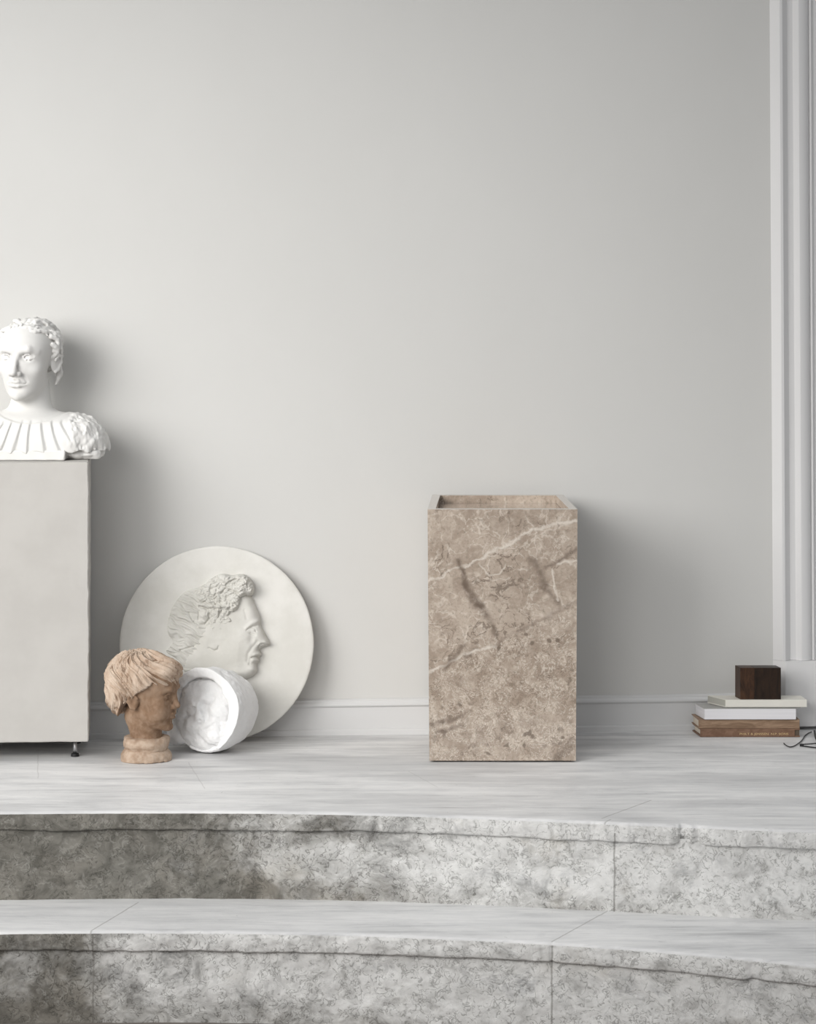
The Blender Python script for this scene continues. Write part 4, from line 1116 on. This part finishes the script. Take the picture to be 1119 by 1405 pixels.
# brown leather book, spine to the viewer
b = book('book', 'brown leather book with gilt spine lettering, bottom of the stack')
f = fp(960.4, 1097, D0, .066, -.010, -.004)
P_('pages', inset(f, .004, .004, .004, .003), zs[0]+.0026, zs[1]-.0028, M_PG_C, b)
P_('cover', f, zs[0], zs[0]+.0028, M_COV_BR, b); c2 = P_('cover', f, zs[1]-.0030, zs[1]-.0002, M_COV_BR, b)
sp = P_('spine', [(f[0][0], f[0][1]-.0006), (X_(1090.2, D0), D0-.0006), (X_(1090.2, D0), D0+.0045), (f[0][0], f[0][1]+.0045)], zs[0]+.0004, zs[1]-.0006, M_COV_BR, b, .0012)
P_('tail_band', [(X_(1090.0, D0), D0+.0015), (X_(1096.6, D0), D0+.0035), (X_(1096.6, D0), D0+.008), (X_(1090.0, D0), D0+.008)], zs[0]+.0006, zs[1]-.0008, M_COV_DK, b, .0006)
tc = bpy.data.curves.new('lettering', 'FONT'); tc.body = 'PHILT & JENSSEN. N.P. SONS'; tc.size = .0058; tc.extrude = .0001; tc.align_x = 'LEFT'
tmp = bpy.data.objects.new('lettering_source', tc); COL.objects.link(tmp)
bpy.context.view_layer.update()
me = bpy.data.meshes.new_from_object(tmp.evaluated_get(bpy.context.evaluated_depsgraph_get()))
bpy.data.objects.remove(tmp)
lw = max(vv.co.x for vv in me.vertices); tw = X_(1081, D0)-X_(1014, D0)
let = bpy.data.objects.new('lettering', me); COL.objects.link(let); me.materials.clear(); me.materials.append(M_GOLD)
let.parent = sp; let.rotation_euler = (math.pi/2, 0, 0); let.scale = (tw/lw, 1, 1)
let.location = (X_(1014, D0)-b.location[0], D0-.0009-b.location[1], Z_(1008.2, D0)); let['label'] = 'gilt lettering'
# tan grained book
b = book('book', 'tan wood-grained book lying second from the bottom of the stack')
f = fp(958.0, 1096.6, D0+.001, .066, -.008, -.004)
P_('pages', inset(f, .003, .003, .003, .003), zs[1]+.0014, zs[2]-.0016, M_PG_C, b)
P_('cover', f, zs[1], zs[1]+.0016, M_COV_GR, b, .0004); P_('cover', f, zs[2]-.0018, zs[2]-.0002, M_COV_GR, b, .0004)
P_('spine', [(f[0][0], f[0][1]-.0004), (f[1][0], f[1][1]-.0004), (f[1][0], f[1][1]+.004), (f[0][0], f[0][1]+.004)], zs[1]+.0004, zs[2]-.0004, M_COV_GR, b, .001)
# white page block, fore-edge to the viewer
b = book('book', 'thick book with bright white page edges toward the viewer, between tan and cream books')
f = fp(966.0, 1092.4, D0-.002, .060, -.013, -.004)
P_('pages', inset(f, .0006, .0012, .0004, .001), zs[2]+.0006, zs[3]-.0008, M_PG_W, b, .0004)
cv = P_('cover', f, zs[2], zs[2]+.0007, M_COV_DK, b, .0002); cv['label'] = 'dark back cover'
cv = P_('cover', f, zs[3]-.0010, zs[3]-.0002, M_COV_LG, b, .0002); cv['label'] = 'grey front cover'
# cream paper book with slanted end
b = book('book', 'thin cream book with slanted grey left end, on top under the wooden block')
f = fp(995.2, 1106.6, D0-.001, .052, -.033, -.006)
zt1, zb1 = zs[4]-.0002, zat(969.6)
P_('pages', inset(f, .0004, .002, .002, .001), zb1+.0004, zt1-.0006, M_PG_G, b, .0004)
P_('cover', f, zb1-.0008, zb1+.0006, M_CREAM, b, .0003); P_('cover', f, zt1-.0008, zt1, M_CREAM, b, .0003)
P_('spine', [(f[0][0], f[0][1]-.0006), (f[1][0], f[1][1]-.0006), (f[1][0]-.001, f[1][1]+.003), (f[0][0]-.001, f[0][1]+.003)], zb1-.0006, zt1-.0002, M_CREAM, b, .0008)
# slip of paper that fills the gap under the cream book
P_('endpaper', inset(f, .004, .012, .004, .001), zs[3]-.0001, zb1-.0007, M_COV_LG, b, 0)
# wooden block
bk = empty('wooden_block', (X_(1040, D0+.004), D0+.03, zs[4]))
tag(bk, 'dark brown stained wooden block standing on the stacked books', 'block')
d1 = D0+.003
f = fp(1015.2, 1071, d1, .032, -.0072, -.0062); zc1 = Z_(916.2, d1)-zs[4]
def sub(f, t0, t1):
    a, b_, c, e = [np.array(p) for p in f]
    return [tuple(a+(b_-a)*t0), tuple(a+(b_-a)*t1), tuple(e+(c-e)*t1), tuple(e+(c-e)*t0)]
ts = (1034.8-1015.2)/(1071-1015.2)
P_('stave', sub(f, 0, ts-.001), 0, zc1, M_BLK1, bk, .0006)['label'] = 'reddish narrow stave'
P_('stave', sub(f, ts, 1), 0, zc1, M_BLK0, bk, .0008)['label'] = 'near-black wide stave'

# ------------------------------------------------------------------ cable and wire at the right edge
def flo(x, y, z=.002): d = d_floor(y, z); return (X_(x, d), d, z)
tag(tube('cord', [flo(1074.8, 1019.8), flo(1078.5, 1023), flo(1084, 1024.8), flo(1091, 1022.5), flo(1099, 1016.5), flo(1104, 1009.5), flo(1108, 1006.3), flo(1113, 1004.2, .003)], .0011, M_BLACK),
    'thin black cord curling on the floor right of the books', 'cord')
wl = empty('wire_frame', flo(1112, 1022)); tag(wl, 'black wire frame with a pinched flat end at the right edge, beside the cord', 'wire frame')
l = np.array(wl.location)
def rel(P): return [tuple(np.array(p)-l) for p in P]
tube('rod', rel([flo(1098, 1021.3, .004), flo(1110, 1020.8, .006), flo(1126, 1019.6, .010)]), .0013, M_BLACK, wl)
tube('rod', rel([flo(1098, 1023.0, .002), flo(1110, 1024.8, .002), flo(1126, 1026.8, .002)]), .0013, M_BLACK, wl)
tube('clip', rel([flo(1096.8, 1022.2, .003), flo(1099.5, 1022.2, .003), flo(1102.5, 1022.3, .003)]), .0027, M_BLACK, wl)
tube('strut', rel([flo(1126, 1020.2, .008), flo(1119.5, 1014, .012), (X_(1117, 5.71), 5.71, .004)]), .0022, M_BLACK, wl)
